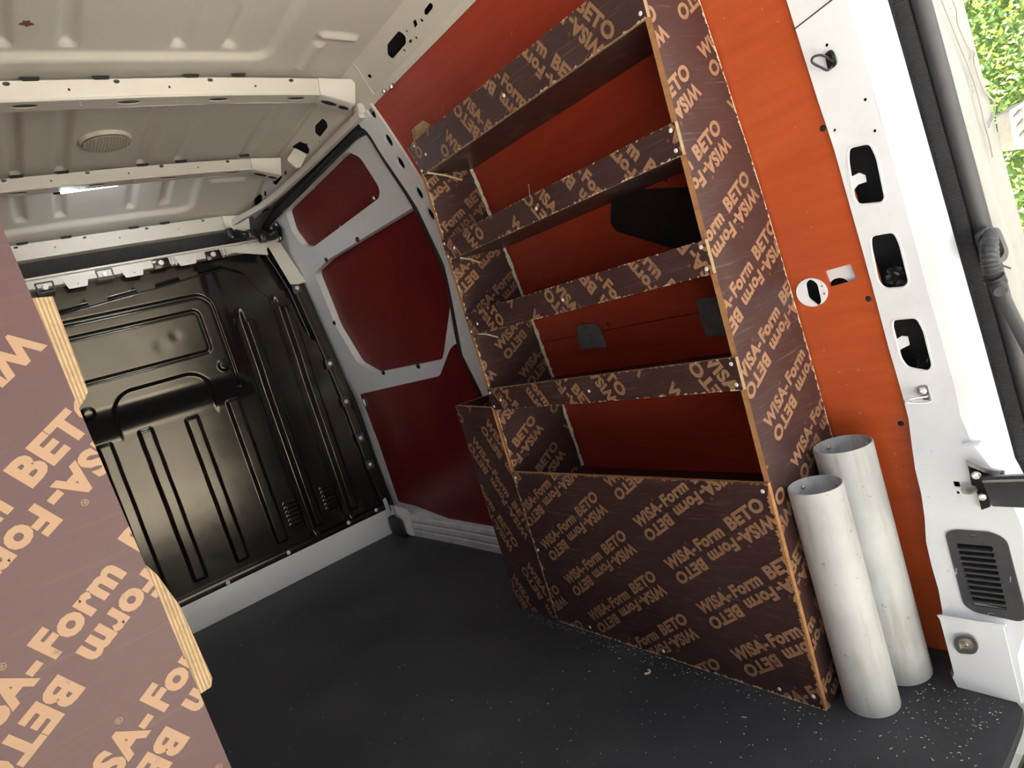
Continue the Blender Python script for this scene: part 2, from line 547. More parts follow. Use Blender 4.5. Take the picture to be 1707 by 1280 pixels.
# ---- floor
fl_poly = [(XL - .1, YR), (1.12, .438), (1.20, .441), (1.245, .447), (1.262, .462), (1.262, .56), (1.30, .585), (1.40, .60), (1.40, 3.30), (XL - .1, 3.30)]
floor = panel('floor', fl_poly, [], frame((0, 0, 0), (1, 0, 0), (0, 1, 0)), .02, 'floor', step=.25)
tag(floor, 'black rubber mat covering the cargo floor', None, kind='structure')
# lashing slots along the step, cut plates lying in the mat
for px, py in ((745, 908), (788, 914), (667, 893)):
    p = on(px, py, 2, 0)
    panel('slot_plate', oval(0, 0, .035, .008, 14, -.3), [], frame((p.x, p.y, .002), (1, 0, 0), (0, 1, 0)), .002, 'grey_plastic', floor)

gr = panel('ground', [(-40, -40), (40, -40), (40, 40), (-40, 40)], [], frame((0, 0, -.58), (1, 0, 0), (0, 1, 0)), .1, 'ground')
tag(gr, 'sunlit tan concrete ground outside the van', None, kind='structure')
for k, y in enumerate((-1.4, .28, 2.0)):
    box('paving_joint', (1.6, y, -.58), (9, y + .012, -.578), 'hole', gr)

# unseen house wall added to bounce sun into the van; the bulkhead mirrors it
hw = panel('wall_rear_bounce', [(-3.6, -.58), (4.6, -.58), (4.6, 3.9), (-3.6, 3.9)], [rpoly([(x0, .4), (x0 + 1.3, .4), (x0 + 1.3, 1.8), (x0, 1.8)], 0) for x0 in (-3.0, 2.7)],
           lambda u, v, w: (u, -8.5 + w, v), .3, 'render')
tag(hw, 'unseen pale house wall added behind the van to bounce light', None, kind='structure')
for x0 in (-3.0, 2.7):
    box('window', (x0, -8.68, .4), (x0 + 1.3, -8.64, 1.8), 'blackmetal', hw)

# rear bumper step under the threshold
bp = box('trim_1', (XL - .1, .36, -.30), (1.50, .437, -.03), 'dust', None, .012)
box('groove', (XL, .424, -.031), (1.45, .427, -.0295), 'hole', bp)
tag(bp, 'dark plastic rear bumper step below the cargo floor', None, kind='structure')

# ---- right body side: outer skin, red lining, posts
wr = panel('wall_right', [(.40, -.35), (4.3, -.35), (4.3, 1.98), (.40, 1.98)], [],
           lambda u, v, w: (lerp(v, (-.3, .9, 1.5, 2.0), (1.52, 1.52, 1.47, 1.32)) - w, u, v), .002, 'white', step=.25)
tag(wr, 'white painted steel body side of the van', None, kind='structure')

lin_outer = [(.54, -.005), (.80, -.005), (.80, 1.785), (.49, 1.79), (.568, 1.384), (.575, 1.185), (.567, .958), (.565, .672), (.555, .47)]
lin_far = [(.801, -.005), (1.93, -.005), (1.90, 1.0), (1.88, 1.40), (1.94, 1.775), (.801, 1.785)]
latch = onwall(1354, 487); slotc = onwall(1402, 460)
def wl(*pts): return [onwall(a, b) for a, b in pts]
slot_poly = wl((1375, 452), (1418, 440), (1429, 466), (1384, 478))
lining = panel('lining_panel', lin_outer, [oval(latch[0], latch[1], .029, .029, 18), slot_poly], wallmap(0), .006, 'red_daylit', wr, step=.05)
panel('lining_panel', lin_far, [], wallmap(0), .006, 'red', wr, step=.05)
# latch pocket behind the lining: round white plate with a keyhole
lm = wallmap(0)
keyh = rpoly(wl((1343, 472), (1352, 464), (1364, 472), (1371, 502), (1366, 510), (1348, 496)), .006, 3)
panel('latch_plate', oval(latch[0], latch[1], .033, .031, 22), [keyh] + [oval(*onwall(a, b), .0025, .0025, 8) for a, b in ((1371, 476), (1375, 489))],
      wallmap(-.004), .006, 'white', wr)
panel('latch_pocket', wl((1370, 448), (1422, 434), (1434, 470), (1380, 484)), [oval(*onwall(1394, 477), .020, .015, 14)], wallmap(.012), .003, 'white', wr)
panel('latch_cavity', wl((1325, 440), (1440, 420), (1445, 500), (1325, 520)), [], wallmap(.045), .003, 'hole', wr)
for a, b in ((1372, 214), (1448, 498), (1502, 706)):
    u, v = onwall(a, b); stud('screw', (prof(v), u, v), (-1, 0, 0), .006, .003, 'blackmetal', wr)
for a, b in ((1013, 540), (1110, 300), (655, 140)):
    u, v = onwall(a, b); stud('screw', (prof(v), u, v), (-1, 0, 0), .004, .002, 'blackmetal', wr)
# joint line between the lining sheets
u0, v0 = onwall(905, 570); u1, v1 = onwall(1165, 520)
panel('sheet_joint', [(u0, v0), (u1, v1), (u1, v1 - .002), (u0, v0 - .002)], [], wallmap(0), -.0006, 'blacktape', wr)

# ---- rear door pillar
def xpil(z): return lerp(z, (0, .15, .165, .2, .34, .46, .53, .6, 2), (1.262, 1.270, 1.282, 1.288, 1.302, 1.318, 1.340, prof(.6) - .006, 0)) if z < .6 else prof(z) - .006
def yedge(z): return lerp(z, (.35, .46, .77, 1.08, 1.3, 1.6), (.413, .420, .430, .438, .441, .446))

pil_map = lambda u, v, w: (xpil(v) - w, u, v)
def onpil(px, py, off=0.0):
    r = ray(px, py); a, b = .3, 4.0
    for _ in range(48):
        c = (a + b) / 2
        if CP.x + c * r.x - xpil(CP.z + c * r.z) - off > 0: b = c
        else: a = c
    p = CP + r * b; return (p.y, p.z)
_el = sorted((v, u) for u, v in (onpil(a, b) for a, b in ((1308, 0), (1327, 50), (1350, 131), (1375, 200), (1400, 281), (1428, 387), (1441, 429), (1466, 522), (1491, 619), (1509, 679), (1519, 713), (1520, 760), (1531, 800), (1541, 850), (1543, 900), (1552, 940), (1565, 985))))
_el = [(0, .557), (.152, .562)] + [e for e in _el if e[0] > .17] + [(1.8, .52)]
def ylin(z): return lerp(z, [e[0] for e in _el], [e[1] for e in _el])
def ycre(z): return lerp(z, (0, .14, .17, .36, .44, .52, .8, 1.07, 1.33, 1.8), (.445, .445, .405, .408, .430, .480, .488, .490, .492, .495))
zs = [0, .05, .1, .155, .16, .2, .25, .3, .35, .4, .45, .5, .55, .6, .7, .8, .9, 1.0, 1.1, 1.2, 1.3, 1.4, 1.5, 1.6, 1.7, 1.8]
outer = [(ylin(z), z) for z in zs] + [(ycre(z), z) for z in reversed(zs)]
def pil(*pts): return [onpil(a, b) for a, b in pts]
pil_holes_px = [
    [(1413, 245), (1450, 237), (1462, 262), (1476, 330), (1470, 339), (1430, 343), (1422, 330), (1412, 268)],
    [(1450, 392), (1490, 385), (1500, 405), (1516, 470), (1508, 480), (1475, 483), (1462, 470), (1450, 410)],
    [(1487, 532), (1528, 528), (1540, 550), (1555, 610), (1548, 620), (1512, 614), (1500, 598), (1486, 545)]]
pil_holes = [rpoly(pil(*h), .010, 4) for h in pil_holes_px]
small = [oval(*onpil(a, b), .003, .003, 8) for a, b in ((1378, 75), (1442, 166), (1458, 218), (1391, 217), (1640, 780), (1597, 821))]
sq = [pil((1424, 10), (1434, 6), (1436, 16), (1426, 20)), pil((1588, 802), (1599, 803), (1601, 812), (1591, 811))]
grille_hole = rpoly(pil((1586, 898), (1664, 901), (1692, 1026), (1616, 1018)), .008, 4)
wall_pillar = empty('trim_2', (1.34, .5, 0))
tag(wall_pillar, 'white rear door pillar with three large punched holes', None, kind='structure')
panel('pillar_face', outer, pil_holes + small + sq + [grille_hole], pil_map, .0025, 'white', wall_pillar, step=.035)
# rolled lips round the large holes
for h in pil_holes:
    c = Vector((sum(p[0] for p in h) / len(h), sum(p[1] for p in h) / len(h)))
    path = [Vector((xpil(p[1]) + .002, p[0], p[1])) for p in h]
    sweep('hole_lip', path + path[:2], circ(.0032, 6), 'white', wall_pillar, up=(1, 0, .02), caps=False)
# pressed tabs inside two of the holes
for pts in ([(1416, 296), (1432, 288), (1442, 292), (1444, 303), (1430, 308), (1422, 318)], [(1490, 568), (1503, 560), (1513, 561), (1516, 575), (1502, 582), (1496, 588)]):
    panel('tab', [onpil(a, b, .008) for a, b in pts], [], lambda u, v, w: (xpil(v) + .008 - w, u, v), .002, 'white', wall_pillar)
# dark sheet painting in the shade seen through the pillar holes
panel('cavity_shade_sheet', [(.46, .2), (.64, .2), (.64, 1.75), (.46, 1.75)], [], lambda u, v, w: (prof(v) + .075 - w, u, v), .002, 'hole', wall_pillar, step=.2)
# crease to seal flange: faces rearward
vs, fs = [], []
secs = 7
for z in zs:
    y0, y1 = ycre(z), min(yedge(z), ycre(z) - .012)
    x0 = xpil(z); x1 = max(x0 + .014, prof(z) + .012)
    for k in range(secs):
        t = k / (secs - 1)
        e = max(0, (t - .62) / .38)
        vs.append((x0 + (x1 - x0) * (.55 * t + .45 * t ** 3) + .012 * e * e, y0 + (y1 - y0) * t + .003 * e * e, z))
for i in range(len(zs) - 1):
    for k in range(secs - 1):
        a = i * secs + k; fs.append((a, a + 1, a + secs + 1, a + secs))
obj('pillar_return', vs, fs, 'white', wall_pillar, True, 50)
sm0, sm1 = onpil(1324, 49), onpil(1392, -4)
sweep('pillar_seam', [(xpil(sm0[1]) - .0005, sm0[0], sm0[1]), (xpil(sm1[1]) - .0005, sm1[0], sm1[1])], circ(.0012, 6), 'hole', wall_pillar)
# shelf-like dent under the crease
box('pillar_ledge', (1.322, .452, .497), (1.352, .480, .503), 'white', wall_pillar, .002)
# kick plate at the foot
panel('kick_plate', [(.452, .001), (.558, .001), (.563, .150), (.567, .158), (.560, .160), (.456, .163)], [], lambda u, v, w: (1.259 + .012 * v - w, u, v), .003, 'white', wall_pillar, step=.03)
sweep('kick_plate_lip', [(1.261, .563, .158), (1.261, .50, .160), (1.263, .452, .163)], circ(.003, 6), 'white', wall_pillar)
# weather seal: ribbed strip and smooth bulb
zz = [0.1 + .05 * i for i in range(34)]
sweep('seal_strip', [(prof(z) + .040, yedge(z) - .010, z) for z in zz], rpoly([(-.010, -.012), (.010, -.012), (.010, .012), (-.010, .012)], .004, 2), 'rubber', wall_pillar, up=(1, 0, 0))
rib = []
for i in range(300):
    z = .20 + i * .0045
    rib.append(z)
vs, fs = [], []
for z in rib:
    x, y = prof(z) + .028, yedge(z) - .011
    b = len(vs)
    vs += [(x, y - .011, z), (x, y + .011, z), (x - .0009, y + .011, z + .0015), (x - .0009, y - .011, z + .0015), (x, y + .011, z + .003), (x, y - .011, z + .003)]
    fs += [(b, b + 1, b + 2, b + 3), (b + 3, b + 2, b + 4, b + 5)]
tag(obj('seal_ribs', vs, fs, 'rubber', wall_pillar), kind='stuff')
sweep('seal_bulb', [(prof(z) + .054, yedge(z) - .032, z) for z in zz], circ(.0155, 12), 'grey_plastic', wall_pillar, up=(1, 0, 0))
# jamb outside the seal, facing rearward
jz = [-.3 + .1 * i for i in range(23)]
vs, fs = [], []
prof_j = ((.045, -.026), (.055, -.040), (.09, -.048), (.105, -.050), (.108, -.047), (.135, -.056), (.150, -.060), (.165, -.050))
for z in jz:
    for dx, dy in prof_j:
        vs.append((min(prof(z), 1.37) + dx + .012, yedge(max(z, .35)) + dy, z))
k = len(prof_j)
for i in range(len(jz) - 1):
    for j in range(k - 1): fs.append((i * k + j, i * k + j + 1, (i + 1) * k + j + 1, (i + 1) * k + j))
obj('jamb', vs, fs, 'jamb', wall_pillar, True, 60)
# sealant bead wandering down the jamb
def onjamb(px, py, off=0.0): return onplane(px, py, (1.36, .390 - off, 1), (.13, 1, 0))
bead = [onjamb(a, b) for a, b in ((1570, 0), (1582, 30), (1600, 75), (1622, 130), (1636, 180), (1640, 200), (1650, 235), (1655, 262))]
sweep('sealant_bead', smoothpath(bead, 4), circ(.0016, 6), 'jamb', wall_pillar, up=(0, 1, 0))
bead = [onjamb(a, b) for a, b in ((1588, 0), (1595, 18), (1597, 40), (1612, 75), (1624, 86), (1624, 105), (1640, 150), (1657, 170), (1656, 195), (1648, 212))]
sweep('sealant_bead', smoothpath(bead, 4), circ(.0014, 6), 'jamb', wall_pillar, up=(0, 1, 0))

# ---- middle post between lining and sliding door
postL = [(602, 205), (650, 270), (700, 345), (745, 440), (762, 520), (775, 590), (805, 650), (850, 760)]
postR = [(880, 760), (822, 640), (797, 540), (764, 430), (724, 330), (694, 280), (642, 200), (622, 172)]
holes = [oval(*onwall(a, b), .027 if i == 0 else .024, .017, 14, 1.2) for i, (a, b) in enumerate(((623, 186), (652, 233), (672, 271), (703, 321), (722, 356)))]
pins = [oval(*onwall(a, b), .003, .003, 6) for a, b in ((687, 300), (725, 372), (727, 380), (773, 567), (782, 597))]
panel('door_post', [onwall(*p) for p in postL + postR], holes + pins, wallmap(-.012), .010, 'white', wr, step=.06)
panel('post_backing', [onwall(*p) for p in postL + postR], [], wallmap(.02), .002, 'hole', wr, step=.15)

# ---- ceiling
def zroof(x, y):
    z = 1.897 - .022 * max(0, (abs(x - .48) / .63)) ** 3
    if y > 2.75: z -= .10 * ((y - 2.75) / .6) ** 1.5
    return z
def sm(a, b, t):
    t = max(0, min(1, (t - a) / (b - a))); return t * t * (3 - 2 * t)
def rrect(x, y, x0, x1, y0, y1, r):
    cx, cy = (x0 + x1) / 2, (y0 + y1) / 2
    dx, dy = abs(x - cx) - (x1 - x0) / 2 + r, abs(y - cy) - (y1 - y0) / 2 + r
    return math.hypot(max(dx, 0), max(dy, 0)) + min(max(dx, dy), 0) - r
RIBX = (.218, .350, .607, .742)
def emboss(x, y):
    e = 0
    # bay 1: a big dished panel with a stepped, rounded border; bay 3 the same
    for (x0, x1, y0, y1, rib) in ((.09, .865, .70, 1.885, (.8, 1.845)), (.09, .865, 2.815, 3.19, (2.90, 3.13))):
        d = rrect(x, y, x0, x1, y0, y1, .07)
        e += .017 * (1 - sm(-.020, .004, d))
        for rx in RIBX:
            f = rrect(x, y, rx - .020, rx + .020, rib[0], rib[1], .006)
            e += .017 * (1 - sm(-.013, .003, f))
    for rx in RIBX + (.985,):
        f = rrect(x, y, rx - .022, rx + .022, 2.10, 2.70, .004)
        e += .017 * (1 - sm(-.013, .003, f))
    for (x0, x1, y0, y1) in ((.955, 1.075, 1.70, 1.725), (.90, 1.05, 2.90, 2.93), (.955, .99, 1.755, 1.92)):
        f = rrect(x, y, x0, x1, y0, y1, .008); e -= .011 * (1 - sm(-.008, .004, f))
    return e
def zceil(x, y): return zroof(x, y) + emboss(x, y)
gx = [-.16 + .0075 * i for i in range(174)]; gy = [.40 + .10 * i for i in range(8)] + [1.2 + .0085 * i for i in range(249)]
gx = [x for x in gx if x < 1.135]; gy = [y for y in gy if y < 3.32]
vs = [(x, y, zceil(x, y)) for y in gy for x in gx]; k = len(gx)
fs = [(j * k + i, j * k + i + 1, (j + 1) * k + i + 1, (j + 1) * k + i) for j in range(len(gy) - 1) for i in range(k - 1)]
ceil = obj('ceiling', vs, fs, 'cream', None, True, 180, recalc=False)
tag(ceil, 'cream painted steel roof with pressed ribs', None, kind='structure')
p = on(46, 44, 2, 1.905); panel('rust_spot', [(p.x + .012 * math.cos(a) * (1 + .4 * math.sin(3 * a)), p.y + .012 * math.sin(a) * (1 + .3 * math.sin(5 * a))) for a in [.4 * i for i in range(16)]], [], lambda u, v, w: (u, v, zceil(u, v) - .001 + w), .0008, 'rustspot', ceil)
# outer roof skin closes the shell
panel('roof_skin', [(-.6, .38), (1.35, .38), (1.35, 4.4), (-.6, 4.4)], [], lambda u, v, w: (u, v, 1.965 + w), .002, 'white', ceil)
box('rear_header', (-.45, .38, 1.80), (1.33, .52, 1.96), 'cream', ceil, .01)

def bow(y0, zc, depth, ztop, x1, n_oval, slot):
    """hat-section roof bow: rear face with punched holes, underside with oval holes"""
    L = 1.25
    yb = y0 + .020
    x0 = x1 - L
    fm = lambda u, v, w: (u, y0 + .020 * (v / depth) - w, ztop(u) - v)
    hs = []
    for i in range(5):
        cx = x1 - .09 - i * .245
        hs.append(oval(cx, depth * .14, .008, .0045, 10)); hs.append(oval(cx - .115, depth * .5, .0032, .0032, 8))
    a = panel('roof_bow', rpoly([(x0, 0), (x1, 0), (x1, depth), (x0, depth)], .0), hs, lambda u, v, w: (u, y0 + .020 * (v / depth) - w, ztop(u) - v), .002, 'cream', ceil, step=.10)
    wdt = .062
    hs = []
    for i in range(n_oval):
        cx = x1 - .07 - i * .243; hs.append(oval(cx, wdt * .52, .030, .012, 16))
        if i: hs += [oval(cx + .125, wdt * .33, .0035, .003, 6), oval(cx + .127, wdt * .62, .0035, .003, 6)]
    panel('roof_bow_underside', [(x0, 0), (x1, 0), (x1, wdt), (x0, wdt)], hs, lambda u, v, w: (u, yb + v, ztop(u) - depth - w), .002, 'cream', ceil, step=.10)
    if n_oval: panel('roof_bow_shade_liner', [(x0, 0), (x1, 0), (x1, wdt), (x0, wdt)], [], lambda u, v, w: (u, yb + v, ztop(u) - depth + .010 - w), .001, 'bowhole', ceil, step=.3)  # liner added so the oval holes look shaded
    sweep('roof_bow_edge', [(x0 + (x1 - x0) * i / 12, yb + .001, ztop(x0 + (x1 - x0) * i / 12) - depth + .001) for i in range(13)], circ(.004, 8), 'cream', ceil)
    # front web, unseen from the rear, closes the section
    panel('roof_bow_web', [(x0, 0), (x1, 0), (x1, depth), (x0, depth)], [], lambda u, v, w: (u, yb + wdt - w, ztop(u) - v), .002, 'cream', ceil, step=.3)
    # gusset to the side rail, wider and dropping outward
    gx0, gx1 = x1 + .001, x1 + .115
    z0, z1 = ztop(x1), ztop(x1) - .005
    A = [(gx0, y0 - .003, z0 + .002), (gx0, yb - .003, z0 - depth - .002), (gx0, yb + wdt + .003, z0 - depth - .002), (gx0, yb + wdt + .003, z0)]
    B = [(gx1, y0 - .030, z1 - .012), (gx1 - .006, yb - .012, z1 - depth - .038), (gx1 - .006, yb + wdt + .02, z1 - depth - .032), (gx1, yb + wdt + .02, z1)]
    bm = bmesh.new(); va = [bm.verts.new(p) for p in A]; vb = [bm.verts.new(p) for p in B]
    for i in range(4): bm.faces.new((va[i], va[(i + 1) % 4], vb[(i + 1) % 4], vb[i]))
    bm.faces.new(va[::-1]); bm.faces.new(vb)
    bmesh.ops.bevel(bm, geom=[e for e in bm.edges if e.verts[0] in va and e.verts[1] in vb or e.verts[0] in vb and e.verts[1] in va], offset=.004, segments=2, affect='EDGES', profile=.5)
    g = from_bm('bow_gusset', bm, 'cream', ceil, True)
    for t, rx in ((.35, .026), (.8, .018)):
        c = Vector(A[1]).lerp(Vector(B[1]), t).lerp(Vector(A[2]).lerp(Vector(B[2]), t), .5)
        d = (Vector(B[1]) - Vector(A[1])).normalized()
        panel('gusset_slot', oval(0, 0, rx, .011, 14), [], frame(c - Vector((0, 0, .0015)), d, (0, -1, 0)), .0008, 'hole', g)
bow(1.952, 0, .042, lambda x: 1.882 - .012 * max(0, (x - .48) / .55) ** 2, 1.035, 5, 0)
bow(2.664, 0, .036, lambda x: 1.882 - .012 * max(0, (x - .48) / .55) ** 2, 1.005, 4, 0)
bow(3.245, 0, .058, lambda x: 1.806 - .004 * max(0, (x - .48) / .55) ** 2, 1.00, 0, 0)
# dark slots where the ribs run under the bows
for yb_, pts in ((1.946, (.262, .420, .650, .785)), (2.657, (.218, .350, .607, .742, .985)), (3.238, (.20, .355, .615, .745))):
    for rx in pts:
        z = zroof(rx, yb_) - (.003 if yb_ < 3 else -.0)
        zt = (1.882 if yb_ < 3 else 1.806)
        panel('bow_slot', rpoly([(rx - .022, 0), (rx + .022, 0), (rx + .018, -.010), (rx - .018, -.010)], .003), [], lambda u, v, w, y=yb_, t=zt: (u, y + .004 - w * .5 - .002, t + .007 + v), .002, 'hole', ceil)

# ---- side rail under the roof edge
RA, RB = Vector((1.188, 0, 1.792)), Vector((1.113, 0, 1.884))
rd = (RB - RA).normalized(); RL = (RB - RA).length
rn = Vector((-rd.z, 0, rd.x))                       # towards the cabin
if rn.x > 0: rn = -rn
railmap = lambda u, v, w: Vector((RA.x, u, RA.z)) + rd * v + rn * w
def onrail(px, py):
    p = onplane(px, py, RA, rn); return (p.y, (p - RA).dot(rd) + 0)
def onrail2(px, py):
    p = onplane(px, py, RA, rn); q = p - Vector((RA.x, p.y, RA.z)); return (p.y, q.dot(rd))
def rl(*pts): return [onrail2(a, b) for a, b in pts]
rh = [rpoly(rl((645, 75), (665, 51), (676, 60), (677, 72), (654, 99), (646, 92)), .008, 4),
      rpoly(rl((707, 17), (717, 4), (722, 8), (721, 14), (711, 26), (707, 24)), .005, 3),
      rl((688, 36), (693, 32), (696, 41), (691, 47)), rl((681, 69), (685, 65), (687, 69), (683, 73)),
      oval(*onrail2(703, 34), .005, .005, 8), oval(*onrail2(674, 84), .004, .004, 8), oval(*onrail2(694, 63), .004, .004, 8), oval(*onrail2(678, 52), .003, .004, 8),
      oval(*onrail2(616, 127), .009, .006, 10), oval(*onrail2(565, 182), .009, .006, 10),
      rpoly(rl((525, 210), (538, 197), (545, 204), (546, 212), (533, 229), (525, 222)), .007, 3),
      rpoly(rl((487, 244), (500, 236), (511, 240), (516, 250), (514, 256), (500, 262)), .003, 2),
      rpoly(rl((454, 297), (465, 286), (469, 290), (470, 296), (460, 309), (455, 305)), .004, 3),
      rpoly(rl((424, 332), (433, 323), (437, 327), (437, 334), (428, 344), (424, 341)), .004, 3),
      oval(*onrail2(512, 240), .006, .004, 8), oval(*onrail2(521, 234), .004, .003, 8), oval(*onrail2(532, 236), .004, .003, 8), rl((440, 320), (443, 318), (444, 326), (441, 328)), rl((474, 286), (477, 284), (478, 290), (475, 292))]
panel('side_rail', [(.45, 0), (3.35, 0), (3.35, RL), (.45, RL)], rh, railmap, .002, 'cream', ceil, step=.12)
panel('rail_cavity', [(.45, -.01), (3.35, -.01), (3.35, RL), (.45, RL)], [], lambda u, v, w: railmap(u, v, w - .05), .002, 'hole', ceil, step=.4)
# flange closing roof sheet to rail and the rail's lower lip
sweep('roof_seam', [(1.117, .45, 1.882), (1.117, 1.9, 1.882), (1.117, 3.3, 1.86)], rpoly([(-.014, -.004), (.014, -.004), (.014, .004), (-.014, .004)], .002, 2), 'cream', ceil)
panel('rail_lip', [(.45, 0), (2.0, 0), (2.0, .026), (.45, .026)], [], lambda u, v, w: (1.187 + .006 * (1 - v / .026) - w, u, 1.768 + v), .002, 'cream', ceil, step=.15)
panel('rail_lip_underside', [(.45, 0), (2.0, 0), (2.0, .03), (.45, .03)], [], lambda u, v, w: (1.193 + v, u, 1.768 - w), .002, 'cream', ceil)
for (a, b) in (((1.128, 1.72), (1.165, 1.80)), ((1.13, 2.22), (1.16, 2.27))):
    pass
# weld seams on the rail where the bows land
for y0, y1 in ((1.86, 1.90), (2.07, 2.03)):
    sweep('rail_weld_edge', [railmap(y0, RL * .95, .001), railmap(y0 + .0, RL * .75, .001), railmap(y1, 0, .001)], circ(.0018, 6), 'cream', ceil)
box('rail_rib', (0, 0, 0), (1, 1, 1), 'cream', ceil, 0, lambda u, v, w: railmap(1.70 + .04 * u, RL * (.60 + .02 * v), .001 * w))
# screw heads hanging at the rail end
for px, py in ((640, 150), (652, 143)):
    p = on(px, py, 2, 1.768); stud('screw', (p.x, p.y, 1.769), (0, 0, -1), .008, .012, 'steel', ceil)

# ---- left wall (behind the left shelf unit; closes the van)
wlft = panel('wall_left', [(.44, -.02), (3.30, -.02), (3.30, 1.92), (.44, 1.92)], [], lambda u, v, w: (.97 - prof(v) - .01 + w, u, v), .004, 'red', step=.2)
tag(wlft, 'red plywood lined left side of the van', None, kind='structure')
box('rear_pillar', (-.42, .40, 0), (-.28, .56, 1.85), 'white', wlft, .01)
box('outer_skin', (-.56, .40, -.35), (-.55, 4.3, 1.97), 'white', wlft)

# ---- bulkhead
def zfunc_b(x, z):
    """how far the pressed sheet stands towards the cargo bay"""
    d = 0.0
    top = .050 * sm(.92, 1.09, z)                       # upper half stands proud, the step faces down
    right = 1 - sm(.80, .90, x) * .75
    d += top * right
    # outer groove round the upper field, open to the left
    a = abs(rrect(x, z, -.5, .815, 1.0 - .35, 1.455, .07)); d -= .012 * (1 - sm(.004, .012, a)) if z > 1.0 else 0
    a = abs(rrect(x, z, -.5, .745, 1.195, 1.39, .025)); d -= .010 * (1 - sm(.003, .010, a))
    # lower field with a round shoulder
    f = rrect(x, z, .285, .70, .30, 1.125, .10); d -= .010 * (1 - sm(-.012, .004, f)) * sm(.90, 1.0, z)
    # vertical beads below (and reaching up on the right)
    for i, (rx, z1) in enumerate(((.215, .93), (.380, .94), (.574, .93), (.770, .95), (.965, 1.30), (1.165, 1.33))):
        wdt = .031 if i < 4 else .026
        g = rrect(x, z, rx - wdt, rx + wdt, .205, z1, .012)
        d += .018 * (1 - sm(-.011, .001, g))
        if i > 3: d -= .012 * (1 - sm(.0, .02, abs(x - rx + .045) - .012)) * (1 - sm(-.05, 0, g - .07))
    # trough across the top under the cross member, dropping away at the right corner
    zt = lerp(x, (-.4, .62, .93, 1.02, 1.07, 1.16, 1.24), (1.45, 1.53, 1.565, 1.52, 1.41, 1.31, 1.12))
    d -= .055 * sm(-.005, .022, z - zt)
    # louvres
    for lx in (.865, 1.06):
        for kz in range(6):
            q = rrect(x, z, lx - .030, lx + .030, .262 + kz * .022, .270 + kz * .022, .004)
            d += .010 * (1 - sm(-.004, .006, q))
    # dents
    for (dx, dz, r) in ((.42, 1.30, .05), (.55, 1.27, .03), (.62, 1.30, .02)):
        d -= .0012 * math.exp(-((x - dx) ** 2 + (z - dz) ** 2) / (r * r))
    for (dx, dz) in ((.775, 1.115), (.20, 1.07)):
        d += .012 * (1 - sm(.018, .028, math.hypot(x - dx, z - dz)))
    return d
def xbr(z): return lerp(z, (.12, .4, .76, .98, 1.2, 1.4, 1.52, 1.63), (1.335, 1.325, 1.312, 1.296, 1.275, 1.255, 1.225, 1.19))
NX, NZ = 420, 300
vs = []
for j in range(NZ):
    z = .135 + (1.625 - .135) * j / (NZ - 1)
    xr = xbr(z)
    for i in range(NX):
        x = -.36 + (xr + .36) * i / (NX - 1)
        x = x if i else -.36
        vs.append((x, YF - zfunc_b(x, z) * sm(0, .03, xr - x), z))
fs = [(j * NX + i, j * NX + i + 1, (j + 1) * NX + i + 1, (j + 1) * NX + i) for j in range(NZ - 1) for i in range(NX - 1)]
wf = obj('wall_front', vs, fs, 'bulk', None, True, 180, recalc=False)
tag(wf, 'glossy black pressed steel bulkhead behind the cab', None, kind='structure')
# white sill at its foot
box('sill_plate', (-.38, 3.250, .0), (1.342, 3.275, .138), 'white', wf, .004)
sweep('bulkhead_foot_flange', [(-.36, 3.262, .150), (1.335, 3.262, .150)], rpoly([(-.012, -.016), (.012, -.016), (.012, .016), (-.012, .016)], .004, 2), 'bulk', wf)
# side flange with its rivets
fz = [.14 + .06 * i for i in range(25)]
sweep('bulkhead_side_flange', [(xbr(z) + .004, 3.262, z) for z in fz], rpoly([(-.030, -.008), (.030, -.008), (.030, .008), (-.030, .008)], .003, 2), 'bulk', wf, up=(0, 1, 0))
for px, py in ((495, 480), (550, 606), (577, 669), (601, 730), (617, 774)):
    p = on(px, py, 1, 3.253); stud('rivet', p, (0, -1, 0), .011, .007, 'screw', wf)
    box('flange_pad', (p.x - .022, 3.2535, p.z - .026), (p.x + .026, 3.262, p.z + .026), 'grey_plastic', wf, .004)
for px, py in ((627, 850), (581, 871), (481, 921), (380, 971)):
    p = on(px, py, 1, 3.249); stud('rivet', p, (0, -1, 0), .010, .006, 'screw', wf)
# cross member on top: white strip with black clips
box('cross_member', (-.36, 3.235, 1.618), (1.17, 3.30, 1.662), 'cream', wf, .004)
box('cross_member_rim', (-.36, 3.225, 1.655), (1.17, 3.24, 1.664), 'cream', wf, .002)
for k, (px, py) in enumerate(((75, 477), (175, 455), (268, 437), (355, 423))):
    p = on(px, py, 1, 3.225)
    if k < 2:
        panel('clip_frame', rpoly([(-.032, -.026), (.032, -.026), (.034, .020), (-.034, .020)], .006), [rpoly([(-.026, -.019), (.026, -.019), (.028, .026 - .004), (-.028, .022 - .002)], .004)] if False else [rpoly([(-.026, -.019), (.026, -.019), (.027, .014), (-.027, .014)], .004)],
              frame((p.x, 3.234, p.z), (1, 0, 0), (0, 0, 1)), .004, 'blackmetal', wf)
    else:
        box('clip', (p.x - .034, 3.224, p.z - .027), (p.x + .036, 3.240, p.z + .016), 'bulk', wf, .004)
        for q in (.042, .058): box('clip_rib', (p.x + q, 3.228, p.z - .024), (p.x + q + .005, 3.240, p.z + .016), 'steel', wf)
    stud('rivet', (p.x, 3.222 if k > 1 else 3.233, p.z - .003), (0, -1, 0), .012, .006, 'screw', wf, 12)
